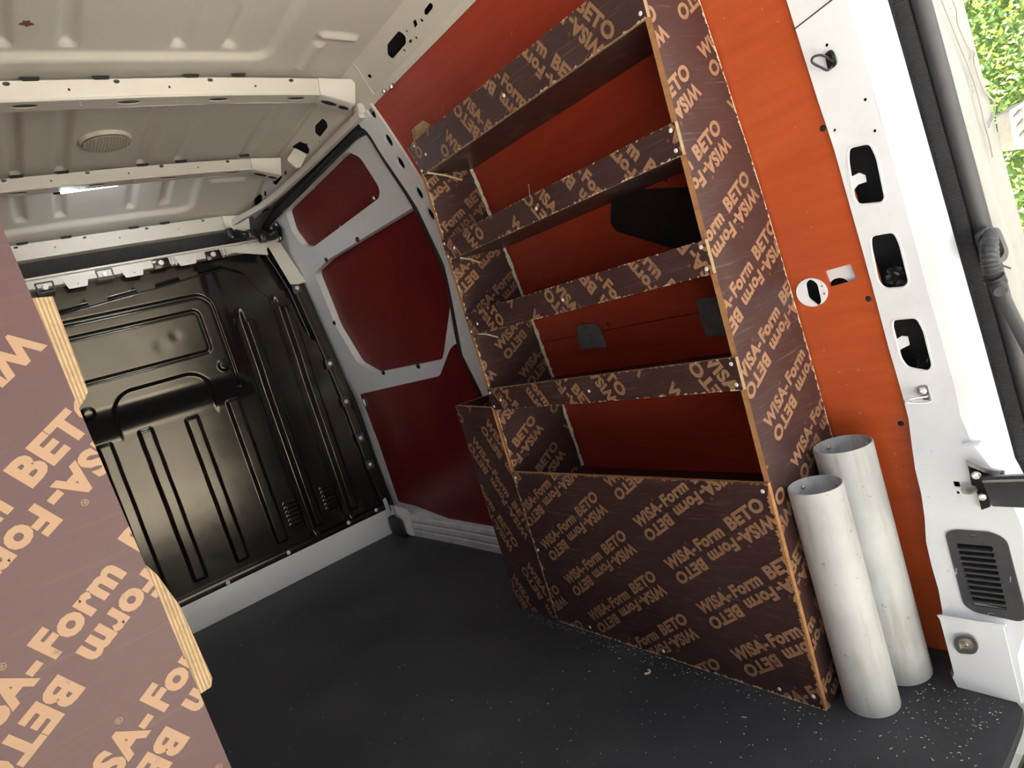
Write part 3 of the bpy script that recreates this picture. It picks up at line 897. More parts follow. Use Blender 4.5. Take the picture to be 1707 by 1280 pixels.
for px, py in ((128, 470), (222, 452), (312, 433)):
    p = on(px, py, 1, 3.225)
    panel('tongue', rpoly([(-.034, -.022), (.034, -.022), (.046, .014), (-.046, .014)], .004), [oval(.004, -.006, .003, .003, 6)], frame((p.x, 3.228, p.z), (1, 0, 0), (0, 0, 1)), .003, 'cream', wf)
# black hook tabs below the cross member
for px, py in ((162, 502), (243, 482), (316, 466)):
    p = on(px, py, 1, 3.24)
    panel('hook_tab', rpoly([(-.045, .03), (.045, .03), (.034, -.028), (-.030, -.028)], .008), [], frame((p.x, 3.238, p.z), (1, 0, 0), (0, 0, 1)), .006, 'bulk', wf)
# cream corner strip beside the door seal
strip = [on(a, b, 1, 3.24) for a, b in ((443, 405), (462, 398), (510, 470), (497, 474), (484, 474), (462, 437))]
panel('corner_strip', [(p.x, p.z) for p in strip], [], frame((0, 3.236, 0), (1, 0, 0), (0, 0, 1)), .003, 'cream', wf)
strip = [on(a, b, 1, 3.24) for a, b in ((382, 415), (440, 402), (446, 426), (385, 422))]
panel('corner_plate', [(p.x, p.z) for p in strip], [], frame((0, 3.226, 0), (1, 0, 0), (0, 0, 1)), .003, 'cream', wf)

# ---- cab seen through the gap above the bulkhead
cab = empty('trim_3', (.48, 4.0, 1.5)); tag(cab, 'dark grey cab headlining seen above the bulkhead', None, kind='structure')
panel('headlining', [(-.5, 0), (1.4, 0), (1.4, .80), (-.5, .80)], [], lambda u, v, w: (u, 3.42 + .55 * (1 - v / .8) - w, 1.48 + .36 * (v / .8) ** .8), .004, 'cab', cab, step=.15)
a = on(112, 398, 1, 3.75); b = on(316, 385, 1, 3.75)
box('overhead_locker', (a.x, 3.62, 1.60), (b.x + .02, 3.80, 1.90), 'cabdark', cab, .02)
box('cab_shelf', (-.5, 3.37, 1.50), (1.35, 3.90, 1.56), 'cab', cab, .01)
box('cab_front', (-.5, 4.3, -.3), (1.5, 4.35, 1.96), 'cab', cab)
box('cab_floor', (-.5, 3.32, -.35), (1.5, 4.3, -.30), 'cab', cab)

# ---- sliding door
door = empty('door_1', (1.38, 2.6, .05)); tag(door, 'closed sliding door with three red plywood inset panels', None, kind='structure')
DO = .022
dw = lambda *pts: [onwall(a, b, DO) for a, b in pts]
outer = dw((448, 378), (596, 232), (612, 224), (640, 258), (690, 338), (733, 430), (755, 520), (768, 590), (800, 660), (850, 800), (872, 915), (692, 858), (655, 842), (600, 668), (545, 568), (505, 490), (470, 425))
h1 = rpoly(dw((476, 352), (566, 262), (580, 253), (600, 262), (633, 314), (632, 330), (522, 412), (505, 410), (486, 385)), .022, 4)
h2 = rpoly(dw((524, 455), (548, 432), (690, 345), (704, 352), (738, 425), (753, 490), (738, 600), (625, 622), (596, 605), (560, 545)), .03, 4)
panel('door_skin', outer, [h1, h2], wallmap(DO), .034, 'white', door, step=.05)
h1o = dw((470, 350), (572, 245), (605, 255), (645, 320), (640, 345), (510, 428), (490, 395))
h2o = dw((515, 440), (690, 330), (715, 345), (768, 490), (755, 620), (610, 640), (580, 610))
panel('inset_panel', h1o, [], wallmap(DO + .030), .006, 'crimson', door, step=.10)
panel('inset_panel', h2o, [], wallmap(DO + .034), .006, 'crimson', door, step=.10)
h3 = rpoly([onwall(a, b, DO - .006) for a, b in ((600, 657), (733, 627), (750, 582), (762, 570), (778, 582), (800, 640), (862, 800), (872, 912), (690, 842), (664, 836))], [.02, .02, .02, .03, .03, .05, .02, .02, .02, .02], 3)
panel('lower_panel', h3, [], wallmap(DO - .006), .005, 'crimson', door, step=.08)
# raised white moulding between the lower panel and the windows
# push-in clips holding the panels
for px, py in ((597, 399), (545, 433), (558, 538), (640, 621), (698, 610)):
    u, v = onwall(px, py, DO); stud('clip', (prof(v) + DO, u, v), (-1, 0, 0), .011, .010, 'blackmetal', door)
for px, py in ((523, 313), (573, 262), (624, 330), (568, 378), (515, 408)):
    u, v = onwall(px, py, DO + .028); stud('clip', (prof(v) + DO + .028, u, v), (-1, 0, 0), .008, .006, 'steel', door)
u, v = onwall(611, 672, DO - .006)
box('inner_handle_hole', (prof(v) + DO - .012, u - .018, v - .03), (prof(v) + DO - .004, u + .010, v + .03), 'blackmetal', door, .004)
box('latch_claw', (prof(v) + DO - .020, u - .004, v - .012), (prof(v) + DO - .010, u + .008, v + .026), 'steel', door, .003)
# door seal round the aperture
def wp(px, py, off): u, v = onwall(px, py, off); return Vector((prof(v) + off, u, v))
sl = [wp(a, b, -.004) for a, b in ((448, 410), (444, 392), (448, 372), (470, 345), (530, 283), (590, 223), (602, 216), (615, 222), (644, 268), (693, 345), (737, 438), (750, 480), (758, 530), (771, 590), (802, 660), (845, 780))]
sweep('door_seal', smoothpath(sl, 4), circ(.0115, 8), 'rubber', door, up=(1, 0, 0))
# dark gap and track behind the seal along the top
sl2 = [wp(a, b, .014) for a, b in ((442, 380), (470, 340), (530, 277), (600, 210))]
sweep('track_seal', smoothpath(sl2, 4), circ(.016, 8), 'rubber', door, up=(1, 0, 0))
# front edge seals
sl3 = [wp(a, b, .0) for a, b in ((447, 410), (478, 450), (517, 520), (560, 610), (590, 672), (625, 770), (655, 850))]
sweep('front_seal', smoothpath(sl3, 4), circ(.017, 8), 'rubber', door, up=(1, 0, 0))
# track lip: white bar above the door, its front end curving inward
tk = [on(a, b, 2, 1.765) for a, b in ((603, 190), (560, 232), (520, 272), (490, 300), (462, 325), (435, 345), (405, 362), (370, 384))]
sweep('door_track', smoothpath(tk, 4), rpoly([(-.012, -.013), (.012, -.013), (.012, .013), (-.012, .013)], .004, 2), 'cream', ceil)
tk = [on(a, b, 2, 1.772) for a, b in ((610, 196), (560, 246), (520, 285), (480, 322), (455, 347))]
sweep('track_channel', smoothpath(tk, 4), rpoly([(-.016, -.008), (.016, -.008), (.016, .008), (-.016, .008)], .003, 2), 'grey_plastic', ceil)
box('track_end_stop', (1.165, 1.985, 1.765), (1.195, 2.03, 1.800), 'cream', ceil, .004)
# black roller carrier on the door's top front corner
c = on(432, 392, 1, 3.10)
rc = empty('roller', (0, 0, 0))
bpy.data.objects.remove(rc)
pl = [on(a, b, 0, prof(1.70) + .012) for a, b in ((448, 388), (461, 369), (470, 380), (472, 400), (466, 404), (452, 402))]
panel('roller_plate', rpoly([(p.y, p.z) for p in pl], .006, 3), [], lambda u, v, w: (prof(1.70) + .008 - w, u, v), .004, 'blackmetal', door)
for px, py in ((461, 374), (453, 380), (464, 399), (468, 397)):
    p = on(px, py, 0, prof(1.70) + .006); stud('bolt', p, (-1, 0, 0), .008, .006, 'screw', door)
path = [on(a, b, 1, yy) for a, b, yy in ((462, 388, 3.16), (447, 393, 3.17), (432, 391, 3.18), (415, 390, 3.19), (395, 391, 3.20), (378, 389, 3.21))]
sweep('roller_arm', smoothpath(path, 3), circ(.024, 10, .02), 'blackmetal', door, scale=[1.0 + .25 * math.sin(i * 1.7) for i in range(16)])
for px, py, r in ((440, 396, .030), (420, 391, .028), (383, 388, .020)):
    p = on(px, py, 1, 3.16)
    bm = bmesh.new(); bmesh.ops.create_cone(bm, cap_ends=True, segments=16, radius1=r, radius2=r * .9, depth=.04)
    bmesh.ops.bevel(bm, geom=bm.edges[:], offset=.004, segments=2, affect='EDGES', profile=.5)
    for q in bm.verts: q.co = Vector((q.co.x, q.co.y, q.co.z)) + p
    from_bm('roller', bm, 'blackmetal', door, True)
p0, p1 = on(384, 382, 1, 3.15), on(388, 396, 1, 3.15)
sweep('roller_pin', [p0, p1], circ(.004, 8), 'steel', door, up=(0, 1, 0))

# ---- door step
st = empty('trim_4', (1.35, 2.6, 0)); tag(st, 'pale grey ribbed door step inside the sliding door', None, kind='structure')
sec = [(0, 0), (.0, .030), (.004, .034), (.004, .042), (.0, .046), (.002, .066), (.007, .070), (.007, .078), (.003, .082), (.006, .098), (.014, .104), (.07, .106), (.07, 0)]
ys = [1.70, 2.27, 2.6, 2.9, 3.03]; xs = [1.352, 1.350, 1.346, 1.338, 1.333]
vs = []; fs = []; k = len(sec)
for y, x in zip(ys, xs): vs += [(x + a, y, b) for a, b in sec]
for i in range(len(ys) - 1):
    for j in range(k): fs.append((i * k + j, i * k + (j + 1) % k, (i + 1) * k + (j + 1) % k, (i + 1) * k + j))
fs += [tuple(range(k - 1, -1, -1)), tuple(range((len(ys) - 1) * k, len(ys) * k))]
obj('step_riser', vs, fs, 'step', st)
# raised front end of the step
pts = [on(a, b, 1, 3.05) for a, b in ((690, 894), (686, 862), (676, 848), (655, 842), (660, 856), (672, 868), (680, 890))]
panel('step_end', rpoly([(p.x, p.z) for p in pts], .008, 3), [], frame((0, 3.04, 0), (1, 0, 0), (0, 0, 1)), .05, 'step', st)
p = on(672, 871, 1, 3.12)
box('guide_block', (p.x - .045, 3.06, p.z - .055), (p.x + .035, 3.20, p.z + .045), 'rubber', st, .012)
stud('screw', (p.x + .02, 3.058, p.z + .02), (0, -1, 0), .006, .004, 'steel', st)
pts = [on(a, b, 1, 3.2) for a, b in ((639, 833), (643, 830), (652, 852), (650, 872), (645, 850))]
panel('sill_end', [(q.x, q.z) for q in pts], [], frame((0, 3.2, 0), (1, 0, 0), (0, 0, 1)), .01, 'white', st)

# ================================================================== THINGS
# ---- right-hand shelf unit
Y0, Y1 = .742, 1.605
XF = 1.085
su = empty('plywood_shelf_unit', (1.2, 1.2, 0))
tag(su, 'brown printed plywood shelving unit with open bays fixed against the red wall', 'shelf unit')
FX = lambda x: frame((x, 0, 0), (0, -1, 0), (0, 0, 1))       # boards facing the aisle: u = -y
FY = lambda y: frame((0, y, 0), (1, 0, 0), (0, 0, 1))        # boards facing the rear: u = x
zt = [0, .25, .5, .7, .87, 1.0, 1.136, 1.3, 1.465, 1.62]
TXN = (27.5, (1.125, .607))
board('side_panel', FY(Y0), [(XF, 0)] + [(prof(z) - .008, z) for z in zt] + [(XF, 1.62)], .013, su, TXN)
sp2 = board('side_panel', FY(Y1), [(XF, 0)] + [(prof(z) - .008, z) for z in zt[:-1]] + [(prof(1.50) - .008, 1.50), (XF, 1.50)], .013, su, (27.6, (.990, 1.199)))
# pale sealant bead where the far panel meets the wall
rb = random.Random(21)
bz = [.42 + .011 * i for i in range(99)]
sweep('sealant_bead', [(prof(z) - .013 + rb.uniform(-.0015, .0015), Y1 - .003, z) for z in bz], circ(.0058, 6), 'bead', sp2, up=(0, 1, 0), scale=[rb.uniform(.6, 1.25) for _ in bz])
BARS = ((1.428, 1.524), (1.174, 1.236), (.944, 1.011), (.709, .776))
bar_org = ((-1.446, 1.480), (-1.609, 1.493), (-1.634, 1.255), (-1.3625, .9596))
for k, ((z0, z1), og) in enumerate(zip(BARS, bar_org)):
    ya = Y1 - .004 + (.012, 0, .0, .0)[k]
    poly = [(-ya, z0), (-Y0, z0), (-Y0, z1), (-ya, z1)]
    if k == 0: poly = [(-ya + .02, z0), (-Y0, z0), (-Y0, z1), (-ya - .022, z1)]
    br = board('front_rail', FX(XF - .010), poly, .010, su, (-58.3, og), edge='edge_light')
    for yy in (Y0 + .012, 1.17, Y1 - .055, Y1 - .012):
        for zz_ in ((z0 + .012, z1 - .012) if yy in (Y0 + .012, Y1 - .012) else ((z0 + z1) / 2 - .004,)):
            stud('screw', (XF - .0105, yy, zz_), (-1, 0, 0), .0042, .0016, 'screw', br, 8)
for k, z in enumerate((1.428, 1.174, .944, .722, .400)):
    pl = [(XF, Y0 + .0135), (prof(z) - .008, Y0 + .0135), (prof(z) - .008, Y1 - .0005), (XF, Y1 - .0005)]
    board('shelf', frame((0, 0, z + .012), (1, 0, 0), (0, 1, 0)), pl, .012, su, None)
fp = board('front_panel', FX(XF - .010), [(-Y1, .001), (-Y0, .001), (-Y0, .512), (-Y1, .508)], .010, su, (31.8, (-1.068, .268)))
for yy, zz_ in ((Y0 + .015, .495), (Y0 + .02, .03), (Y0 + .10, .02), (1.17, .02), (1.45, .02), (Y1 - .01, .49), (Y1 - .012, .25)):
    stud('screw', (XF - .0105, yy, zz_), (-1, 0, 0), .0045, .0018, 'screw', fp, 8)
# narrow pocket at the far end
pf = board('pocket_front', FX(XF - .004), [(-1.822, .001), (-Y1 - .014, .001), (-Y1 - .014, .715), (-1.822, .733)], .010, su, (-62.0, (-1.7885, .6135)))
board('pocket_side', FY(1.812), [(XF + .007, .001), (1.352, .001), (1.345, .72), (XF + .007, .733)], .010, su, (23, (1.10, .1)))
# splinter hanging at the first bay and broken corners
for (a, b, r) in (((712, 288), (770, 300), .003), ((768, 430), (800, 438), .003), ((792, 556), (830, 562), .0025)):
    p, q = on(a[0], a[1], 0, XF - .008), on(b[0], b[1], 1, Y1 - .004)
    sweep('splinter', [p, p.lerp(q, .5) + Vector((0, 0, .004)), q], circ(r, 5), 'caulk', su)
# off-cut wedge above the first rail
ow = [on(a, b, 1, 1.66) for a, b in ((686, 216), (700, 205), (712, 212), (700, 232), (690, 238))]
board('offcut_block', FY(1.64), [(p.x, p.z) for p in ow], .02, su, None, face='edge_light', edge='edge_light')
# nail standing on the second rail
p = on(884, 330, 0, XF - .004); q = on(881, 308, 0, XF - .004)
sweep('nail', [p, q], circ(.0013, 6), 'steel', su); stud('nail_head', q, q - p, .003, .001, 'steel', su, 8)
# splintered film along the cut edges
rs = random.Random(4)
def splinters(parent, p0, p1, inward, nrm, n, size, m_='caulk'):
    p0, p1, inward, nrm = Vector(p0), Vector(p1), Vector(inward), Vector(nrm); vs = []; fs = []; t_ = (p1 - p0).normalized()
    for i in range(n):
        c = p0.lerp(p1, rs.random()); q = size * rs.uniform(.2, 1) ** 2; l = size * rs.uniform(.3, 1.1); b = len(vs)
        vs.extend([c - t_ * l + nrm * .0008, c + inward * q + t_ * rs.uniform(-l, l) + nrm * .0009, c + t_ * l + nrm * .0008, c - inward * .0004])
        fs.extend([(b, b + 1, b + 2), (b, b + 2, b + 3)])
    return tag(obj('splintered_edge', vs, fs, m_, parent), kind='stuff')
for za, zb in zip(zt[1:-1], zt[2:]):
    splinters(su, (prof(za) - .008, Y0, za), (prof(zb) - .008, Y0, zb), (-1, 0, 0), (0, -1, 0), int(330 * (zb - za)), .008)
splinters(fp, (XF - .010, Y0, .01), (XF - .010, Y0, .50), (0, 1, 0), (-1, 0, 0), 230, .012, 'edge')
splinters(fp, (XF - .010, Y0, .003), (XF - .010, Y1, .003), (0, 0, 1), (-1, 0, 0), 200, .008)
splinters(fp, (XF - .010, Y1, .01), (XF - .010, Y1, .50), (0, -1, 0), (-1, 0, 0), 60, .010)
splinters(fp, (XF - .010, Y0, .511), (XF - .010, Y1, .507), (0, 0, -1), (-1, 0, 0), 90, .006, 'edge')
splinters(sp2, (XF, Y1, .52), (XF, Y1, 1.45), (1, 0, 0), (0, -1, 0), 160, .006)
for (z0, z1) in BARS:
    splinters(su, (XF - .010, Y0, z0), (XF - .010, Y1, z0), (0, 0, 1), (-1, 0, 0), 70, .005)
    splinters(su, (XF - .010, Y0, z1), (XF - .010, Y1, z1), (0, 0, -1), (-1, 0, 0), 50, .004)

# ---- left-hand shelf unit: its end panel fills the left of the view
lu = empty('plywood_shelf_unit', (-.17, 1.25, 0))
tag(lu, 'pinkish brown printed plywood shelving unit seen end on, opposite the red wall', 'shelf unit')
YL = .80
ep = board('side_panel', FY(YL), [(-.385, 0), (.071, 0), (.028, 1.62), (-.33, 1.62), (-.37, 1.1)], .018, lu, (32.7, (-.159, .727)), face='film_lit', edge='edge_light', pr='print_light')
def barend(px):
    P = [on(a, b, 1, YL + .001) for a, b in px]; return [(p.x, p.z) for p in P]
b1 = barend(((40, 498), (88, 494), (147, 652), (142, 664), (125, 692), (95, 690)))
b2 = barend(((215, 940), (245, 943), (262, 958), (300, 1010), (354, 1130), (352, 1145), (335, 1156), (300, 1150)))
for bb in (b1, b2):
    o = board('front_rail', FY(YL + .001), bb, .80, lu, None, face='edge_light', edge='film_lit', face_uv=lambda u, v: (v, (u - .030) / .026))
board('side_panel', FY(1.6), [(-.385, 0), (.045, 0), (.036, 1.62), (-.33, 1.62), (-.37, 1.1)], .018, lu, None, face='film_lit')
for z in (.45, .75, 1.05, 1.35):
    board('shelf', frame((0, 0, z), (1, 0, 0), (0, 1, 0)), [(-.36, YL + .019), (.03, YL + .019), (.03, 1.599), (-.36, 1.599)], .012, lu, None, face='film_lit')

# ---- pipes
def pipe(label, base, top, r, grp):
    t = empty('drain_pipe', base); b, tp = Vector(base), Vector(top); ax = (tp - b).normalized()
    s = ax.cross(Vector((0, 1, 0))).normalized(); u2 = s.cross(ax); n = 40
    vs = []; fs = []; L = (tp - b).length; th = .0035
    rings = [(r, 0), (r, L - .002), (r - .001, L), (r - th + .001, L), (r - th, L - .002), (r - th, 0)]
    for rr, h in rings:
        for i in range(n):
            a = 2 * math.pi * i / n; d = s * math.cos(a) + u2 * math.sin(a)
            q = b + d * rr + ax * h
            if h == 0: q = q - ax * (q.z - b.z) / ax.z      # cut level so it stands on the floor
            vs.append(q)
    k = len(rings)
    for j in range(k):
        for i in range(n): fs.append((j * n + i, j * n + (i + 1) % n, ((j + 1) % k) * n + (i + 1) % n, ((j + 1) % k) * n + i))
    obj('tube', vs, fs, 'pipe', t, True, 30)
    for ang in (2.1, 3.6):
        d = s * math.cos(ang) + u2 * math.sin(ang)
        stud('screw', b + d * (r - th) + ax * (L - .018), -d, .005, .004, 'steel', t, 8)
    tag(t, label, 'pipe', grp)
    return t
# centres found from the rim and foot outlines
def foot(px, py): return on(px, py, 2, 0)
pipe('shorter weathered grey plastic pipe standing upright beside the plywood side panel', (1.148, .679, 0), (1.148, .688, .482), .0525, None)
pipe('taller weathered grey plastic pipe standing upright against the orange red wall', (1.272, .668, 0), (1.272, .680, .522), .0580, None)

# ---- tape and patches on the lining (they lie on the wall)
def patch(name, label, cat, pts, m_, t=.0015, wrinkle=.0):
    rr = random.Random(3)
    poly = [onwall(a, b) for a, b in pts]
    ph = [rr.uniform(0, 6) for _ in range(4)]
    bl = (lambda u, v: wrinkle * (math.sin(u * 90 + v * 130 + ph[0]) * math.sin(v * 170 + ph[1]) + .5 * math.sin(u * 260 - v * 90 + ph[2]))) if wrinkle else None
    o = panel(name, poly, [], wallmap(-.006), t, m_, None, step=.012 if wrinkle else .05, bulge=bl)
    return tag(o, label, cat)
patch('duct_tape_patch', 'small square of grey duct tape stuck alone on the red wall', 'tape', ((963, 545), (968, 540), (996, 538), (1003, 547), (1013, 578), (970, 581), (966, 566)), 'tape', wrinkle=.0012)
patch('duct_tape_patch', 'tall grey duct tape patch half hidden by the shelf side panel', 'tape', ((1163, 503), (1170, 497), (1200, 493), (1225, 552), (1212, 557), (1180, 561), (1172, 540)), 'tape', wrinkle=.0012)
patch('black_sheet_patch', 'large black sheet patch on the red wall between shelf rails', 'patch', ((1022, 330), (1040, 317), (1170, 310), (1180, 415), (1120, 412), (1030, 385), (1020, 370)), 'blacktape')

# ---- roof lamp
c = on(175, 232, 2, 1.897); lz = zceil(c.x, c.y)
la = empty('roof_lamp', (c.x, c.y, lz)); tag(la, 'round ribbed courtesy lamp with a rusty rim on the roof', 'lamp')
R_ = .078
vs = []; fs = []; n = 32
for rr, h in ((R_, .0), (R_, -.006), (R_ - .002, -.012), (R_ - .006, -.013), (R_ - .008, -.008)):
    vs += [(c.x + rr * math.cos(2 * math.pi * i / n) , c.y + rr * math.sin(2 * math.pi * i / n) * 1.0, lz + h) for i in range(n)]
for k in range(4): fs += [(k * n + i, k * n + (i + 1) % n, (k + 1) * n + (i + 1) % n, (k + 1) * n + i) for i in range(n)]
obj('rim', vs, fs, 'rust', la, True, 40)
panel('reflector', oval(c.x, c.y, R_ - .0075, R_ - .0075, 28), [], lambda u, v, w: (u, v, lz - .004 + w), .002, 'lampback', la)
lens = panel('lens', oval(c.x, c.y, R_ - .0075, R_ - .0075, 28), [], lambda u, v, w: (u, v, lz - .014 - .008 * (1 - ((u - c.x) ** 2 + (v - c.y) ** 2) / R_ ** 2) + w), .002, 'lens', la, step=.02)
for i in range(-7, 8):
    x = c.x + i * .0095; hh = math.sqrt(max(.0, (R_ - .010) ** 2 - (i * .0095) ** 2))
    sweep('lens_rib', [(x, c.y + hh * t, lz - .0155 - .008 * (1 - ((i * .0095) ** 2 + (hh * t) ** 2) / R_ ** 2)) for t in (-1, -.6, -.2, .2, .6, 1)], circ(.0026, 6), 'lens', lens)

# ---- tube lamp clipped under the second bow
t0, t1 = on(100, 319, 1, 2.758), on(238, 300, 1, 2.758)
ll = empty('tube_light', t0.lerp(t1, .5)); tag(ll, 'slim clear tube light fixed beneath a roof crossbar', 'light')
sweep('tube', [t0, t1], [(.0085 * math.cos(a), .0085 * math.sin(a)) for a in [math.pi + math.pi * i / 10 for i in range(11)]], 'led', ll)
sweep('channel', [t0, t1], [(-.0115, -.003), (-.0095, -.003), (-.0095, .001), (.0095, .001), (.0095, -.003), (.0115, -.003), (.0115, .006), (-.0115, .006)], 'white', ll, smooth=False)
for a, s_ in ((t0, -1), (t1, 1)):
    sweep('end_cap', [a + Vector((.0, 0, 0)), a + Vector((.022 * s_, 0, .001))], circ(.010, 10), 'blackmetal', ll)
ct = [t1 + Vector((.02, 0, .001)), t1 + Vector((.05, .0, .010)), t1 + Vector((.075, -.002, .014)), t1 + Vector((.09, .0, .022))]
sweep('cable', smoothpath(ct, 4), circ(.004, 6), 'blackmetal', ll)

# ---- cream cover plate hanging by the rail
cc = [on(a, b, 1, 2.50) for a, b in ((478, 266), (491, 246), (512, 257), (501, 279), (494, 280))]
cv = panel('plastic_cover', rpoly([(p.x, p.z) for p in cc], .008, 3), [], frame((0, 2.50, 0), (1, 0, 0), (0, 0, 1)), .014, 'cream')
tag(cv, 'small cream plastic cover hanging beside an open hole in the roof rail', 'cover')

# ---- lashing rings on the pillar
def ring_path(pts, r, m_, parent, name='ring'):
    return sweep(name, smoothpath(pts, 4), circ(r, 8), m_, parent, up=(.3, .2, 1))
def pil3(px, py, off): 
    u, v = onpil(px, py, -off); return Vector((xpil(v) - off, u, v))
c1 = pil3(1381, 100, .004)
t = empty('lashing_ring', c1); tag(t, 'dark lashing ring folded out high on the white pillar', 'ring')
ring_path([pil3(1388, 108, .006), pil3(1380, 117, .014), pil3(1368, 112, .024), pil3(1354, 104, .034), pil3(1356, 95, .034), pil3(1370, 92, .026), pil3(1384, 99, .012), pil3(1390, 104, .006)], .0022, 'blackmetal', t)
ring_path([pil3(1376, 92, .004), pil3(1385, 85, .010), pil3(1391, 94, .012), pil3(1393, 106, .008), pil3(1386, 112, .004)], .0022, 'blackmetal', t, 'bracket_loop')
panel('bracket', rpoly([onpil(a, b, -.004) for a, b in ((1374, 90), (1384, 86), (1392, 110), (1380, 118))], .004, 3), [], lambda u, v, w: (xpil(v) - .003 - w, u, v), .003, 'blackmetal', t)
c2 = pil3(1541, 655, .004)
t = empty('lashing_ring', c2); tag(t, 'bright steel lashing ring with a round bolt, lower on the white pillar', 'ring')
stud('bolt', pil3(1537, 651, .002), (-1, -.3, 0), .009, .006, 'steel', t, 12)
panel('bracket', rpoly([onpil(a, b, -.003) for a, b in ((1531, 643), (1545, 642), (1552, 668), (1538, 667))], .004, 3), [], lambda u, v, w: (xpil(v) - .002 - w, u, v), .003, 'steel', t)
ring_path([pil3(1548, 664, .004), pil3(1552, 669, .010), pil3(1535, 672, .022), pil3(1512, 671, .034), pil3(1508, 668, .048), pil3(1518, 665, .030), pil3(1535, 662, .014), pil3(1545, 661, .006)], .002, 'steel', t)
# recessed eye on the kick plate
def kick3(px, py, off=0.0):
    p = onplane(px, py, (1.259 - off, .5, 0), (1, 0, -.012)); return p
p = kick3(1611, 1072)
t = empty('lashing_eye', p); tag(t, 'steel lashing eye set low on the white kick plate', 'ring')
fmk = lambda u, v, w: (1.259 + .012 * v - w, u, v)
def kk(*pts): return [(q.y, q.z) for q in (kick3(a, b) for a, b in pts)]
outl = rpoly(kk((1592, 1058), (1622, 1056), (1634, 1074), (1628, 1088), (1600, 1086), (1593, 1076)), .012, 5)
inn = rpoly(kk((1600, 1062), (1618, 1061), (1627, 1073), (1622, 1082), (1604, 1081), (1600, 1074)), .008, 5)
panel('ring', outl, [inn], lambda u, v, w: (fmk(u, v, w + .007)), .005, 'ringsteel', t)
q = kick3(1610, 1072); stud('bolt', (q.x - .003, q.y, q.z), (-1, 0, 0), .0062, .005, 'steel', t, 14)
panel('base', inn, [], lambda u, v, w: (fmk(u, v, w + .002)), .002, 'lampback', t)

# ---- vent grille
u, v = onpil(1645, 960)
vg = empty('vent_grille', (xpil(v), u, v)); tag(vg, 'dark grey slotted plastic air vent low on the white pillar', 'vent')
go = rpoly([onpil(a, b, -.003) for a, b in ((1575, 888), (1592, 883), (1655, 888), (1678, 900), (1712, 1030), (1700, 1036), (1625, 1020), (1606, 1008))], .012, 5)
rows = []
L0, L1, R0, R1 = (1594, 904), (1624, 1010), (1654, 909), (1680, 1018)
nsl = 11
for i in range(nsl):
    t0_, t1_ = (i + .14) / nsl, (i + .86) / nsl
    l = lambda t_, a, b: (a[0] + (b[0] - a[0]) * t_, a[1] + (b[1] - a[1]) * t_)
    sh = 6 if i in (0,) else 0
    q = [l(t0_, L0, L1), l(t0_, R0, R1), l(t1_, R0, R1), l(t1_, L0, L1)]
    rows.append(rpoly([onpil(a, b, -.003) for a, b in q], .0025, 3))
clips = [rpoly([onpil(a + dx, b + dy, -.003) for dx, dy in ((-w_, -h_), (w_, -h_ + .5), (w_, h_), (-w_, h_))], 0) for a, b, w_, h_ in ((1623, 893, 6, 1.6), (1594, 952, 1.6, 6), (1684, 966, 1.8, 6), (1652, 1023, 6, 1.6))]
panel('grille_face', go, rows + clips, lambda u, v, w: (xpil(v) - .004 - w, u, v), .0035, 'grey_plastic', vg)
for i in range(1, nsl):
    t_ = i / nsl
    a = l(t_, L0, L1); b = l(t_, R0, R1)
    A, B = pil3(*a, .002), pil3(*b, .002)
    sweep('slat', [A, B], rpoly([(-.0022, -.006), (.0022, -.006), (.0022, .006), (-.0022, .006)], .001, 1), 'grey_plastic', vg, up=(1, 0, 0))
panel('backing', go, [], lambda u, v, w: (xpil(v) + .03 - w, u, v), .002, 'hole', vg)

# ---- door check strap
c = pil3(1640, 805, .0)
dc = empty('door_check_strap', c); tag(dc, 'black door check arm bolted to the white pillar', 'door check')
bk = [onpil(a, b, -.012) for a, b in ((1613, 772), (1640, 782), (1672, 788), (1674, 812), (1652, 822), (1650, 845), (1636, 850), (1630, 824), (1619, 806))]
panel('bracket', bk, [], lambda u, v, w: (xpil(v) - .012 - w, u, v), .010, 'blackmetal', dc)
sweep('bracket_lip', smoothpath([pil3(1612, 772, .010), pil3(1628, 777, .016), pil3(1648, 785, .018), pil3(1668, 788, .014)], 3), rpoly([(-.006, -.002), (.006, -.002), (.006, .002), (-.006, .002)], .001, 1), 'steel', dc, up=(1, 0, .2))
for a, b, r in ((1627, 792, .008), (1637, 828, .007)):
    stud('bolt', pil3(a, b, .0225), (-1, -.4, 0), r, .004, 'steel', dc, 12)
A = pil3(1606, 818, .006); B = pil3(1628, 814, .012)
sweep('stop_roller', [A, A.lerp(B, .35), A.lerp(B, .5), B], circ(.009, 12), 'steel', dc, scale=[.75, 1.0, 1.0, .6])
arm0 = pil3(1652, 818, .026); arm1 = on(1720, 818, 1, arm0.y - .085); arm2 = on(1790, 822, 1, arm0.y - .16)
sweep('arm', [arm0, arm0.lerp(arm1, .5), arm1, arm2], rpoly([(-.008, -.028), (.008, -.028), (.008, .028), (-.008, .028)], .004, 2), 'blackmetal', dc)
sweep('arm_flange', [arm0 + Vector((-.004, 0, .022)), arm1 + Vector((-.004, 0, .022)), arm2 + Vector((-.004, 0, .022))], rpoly([(-.010, -.002), (.010, -.002), (.010, .002), (-.010, .002)], .001, 1), 'steel', dc)

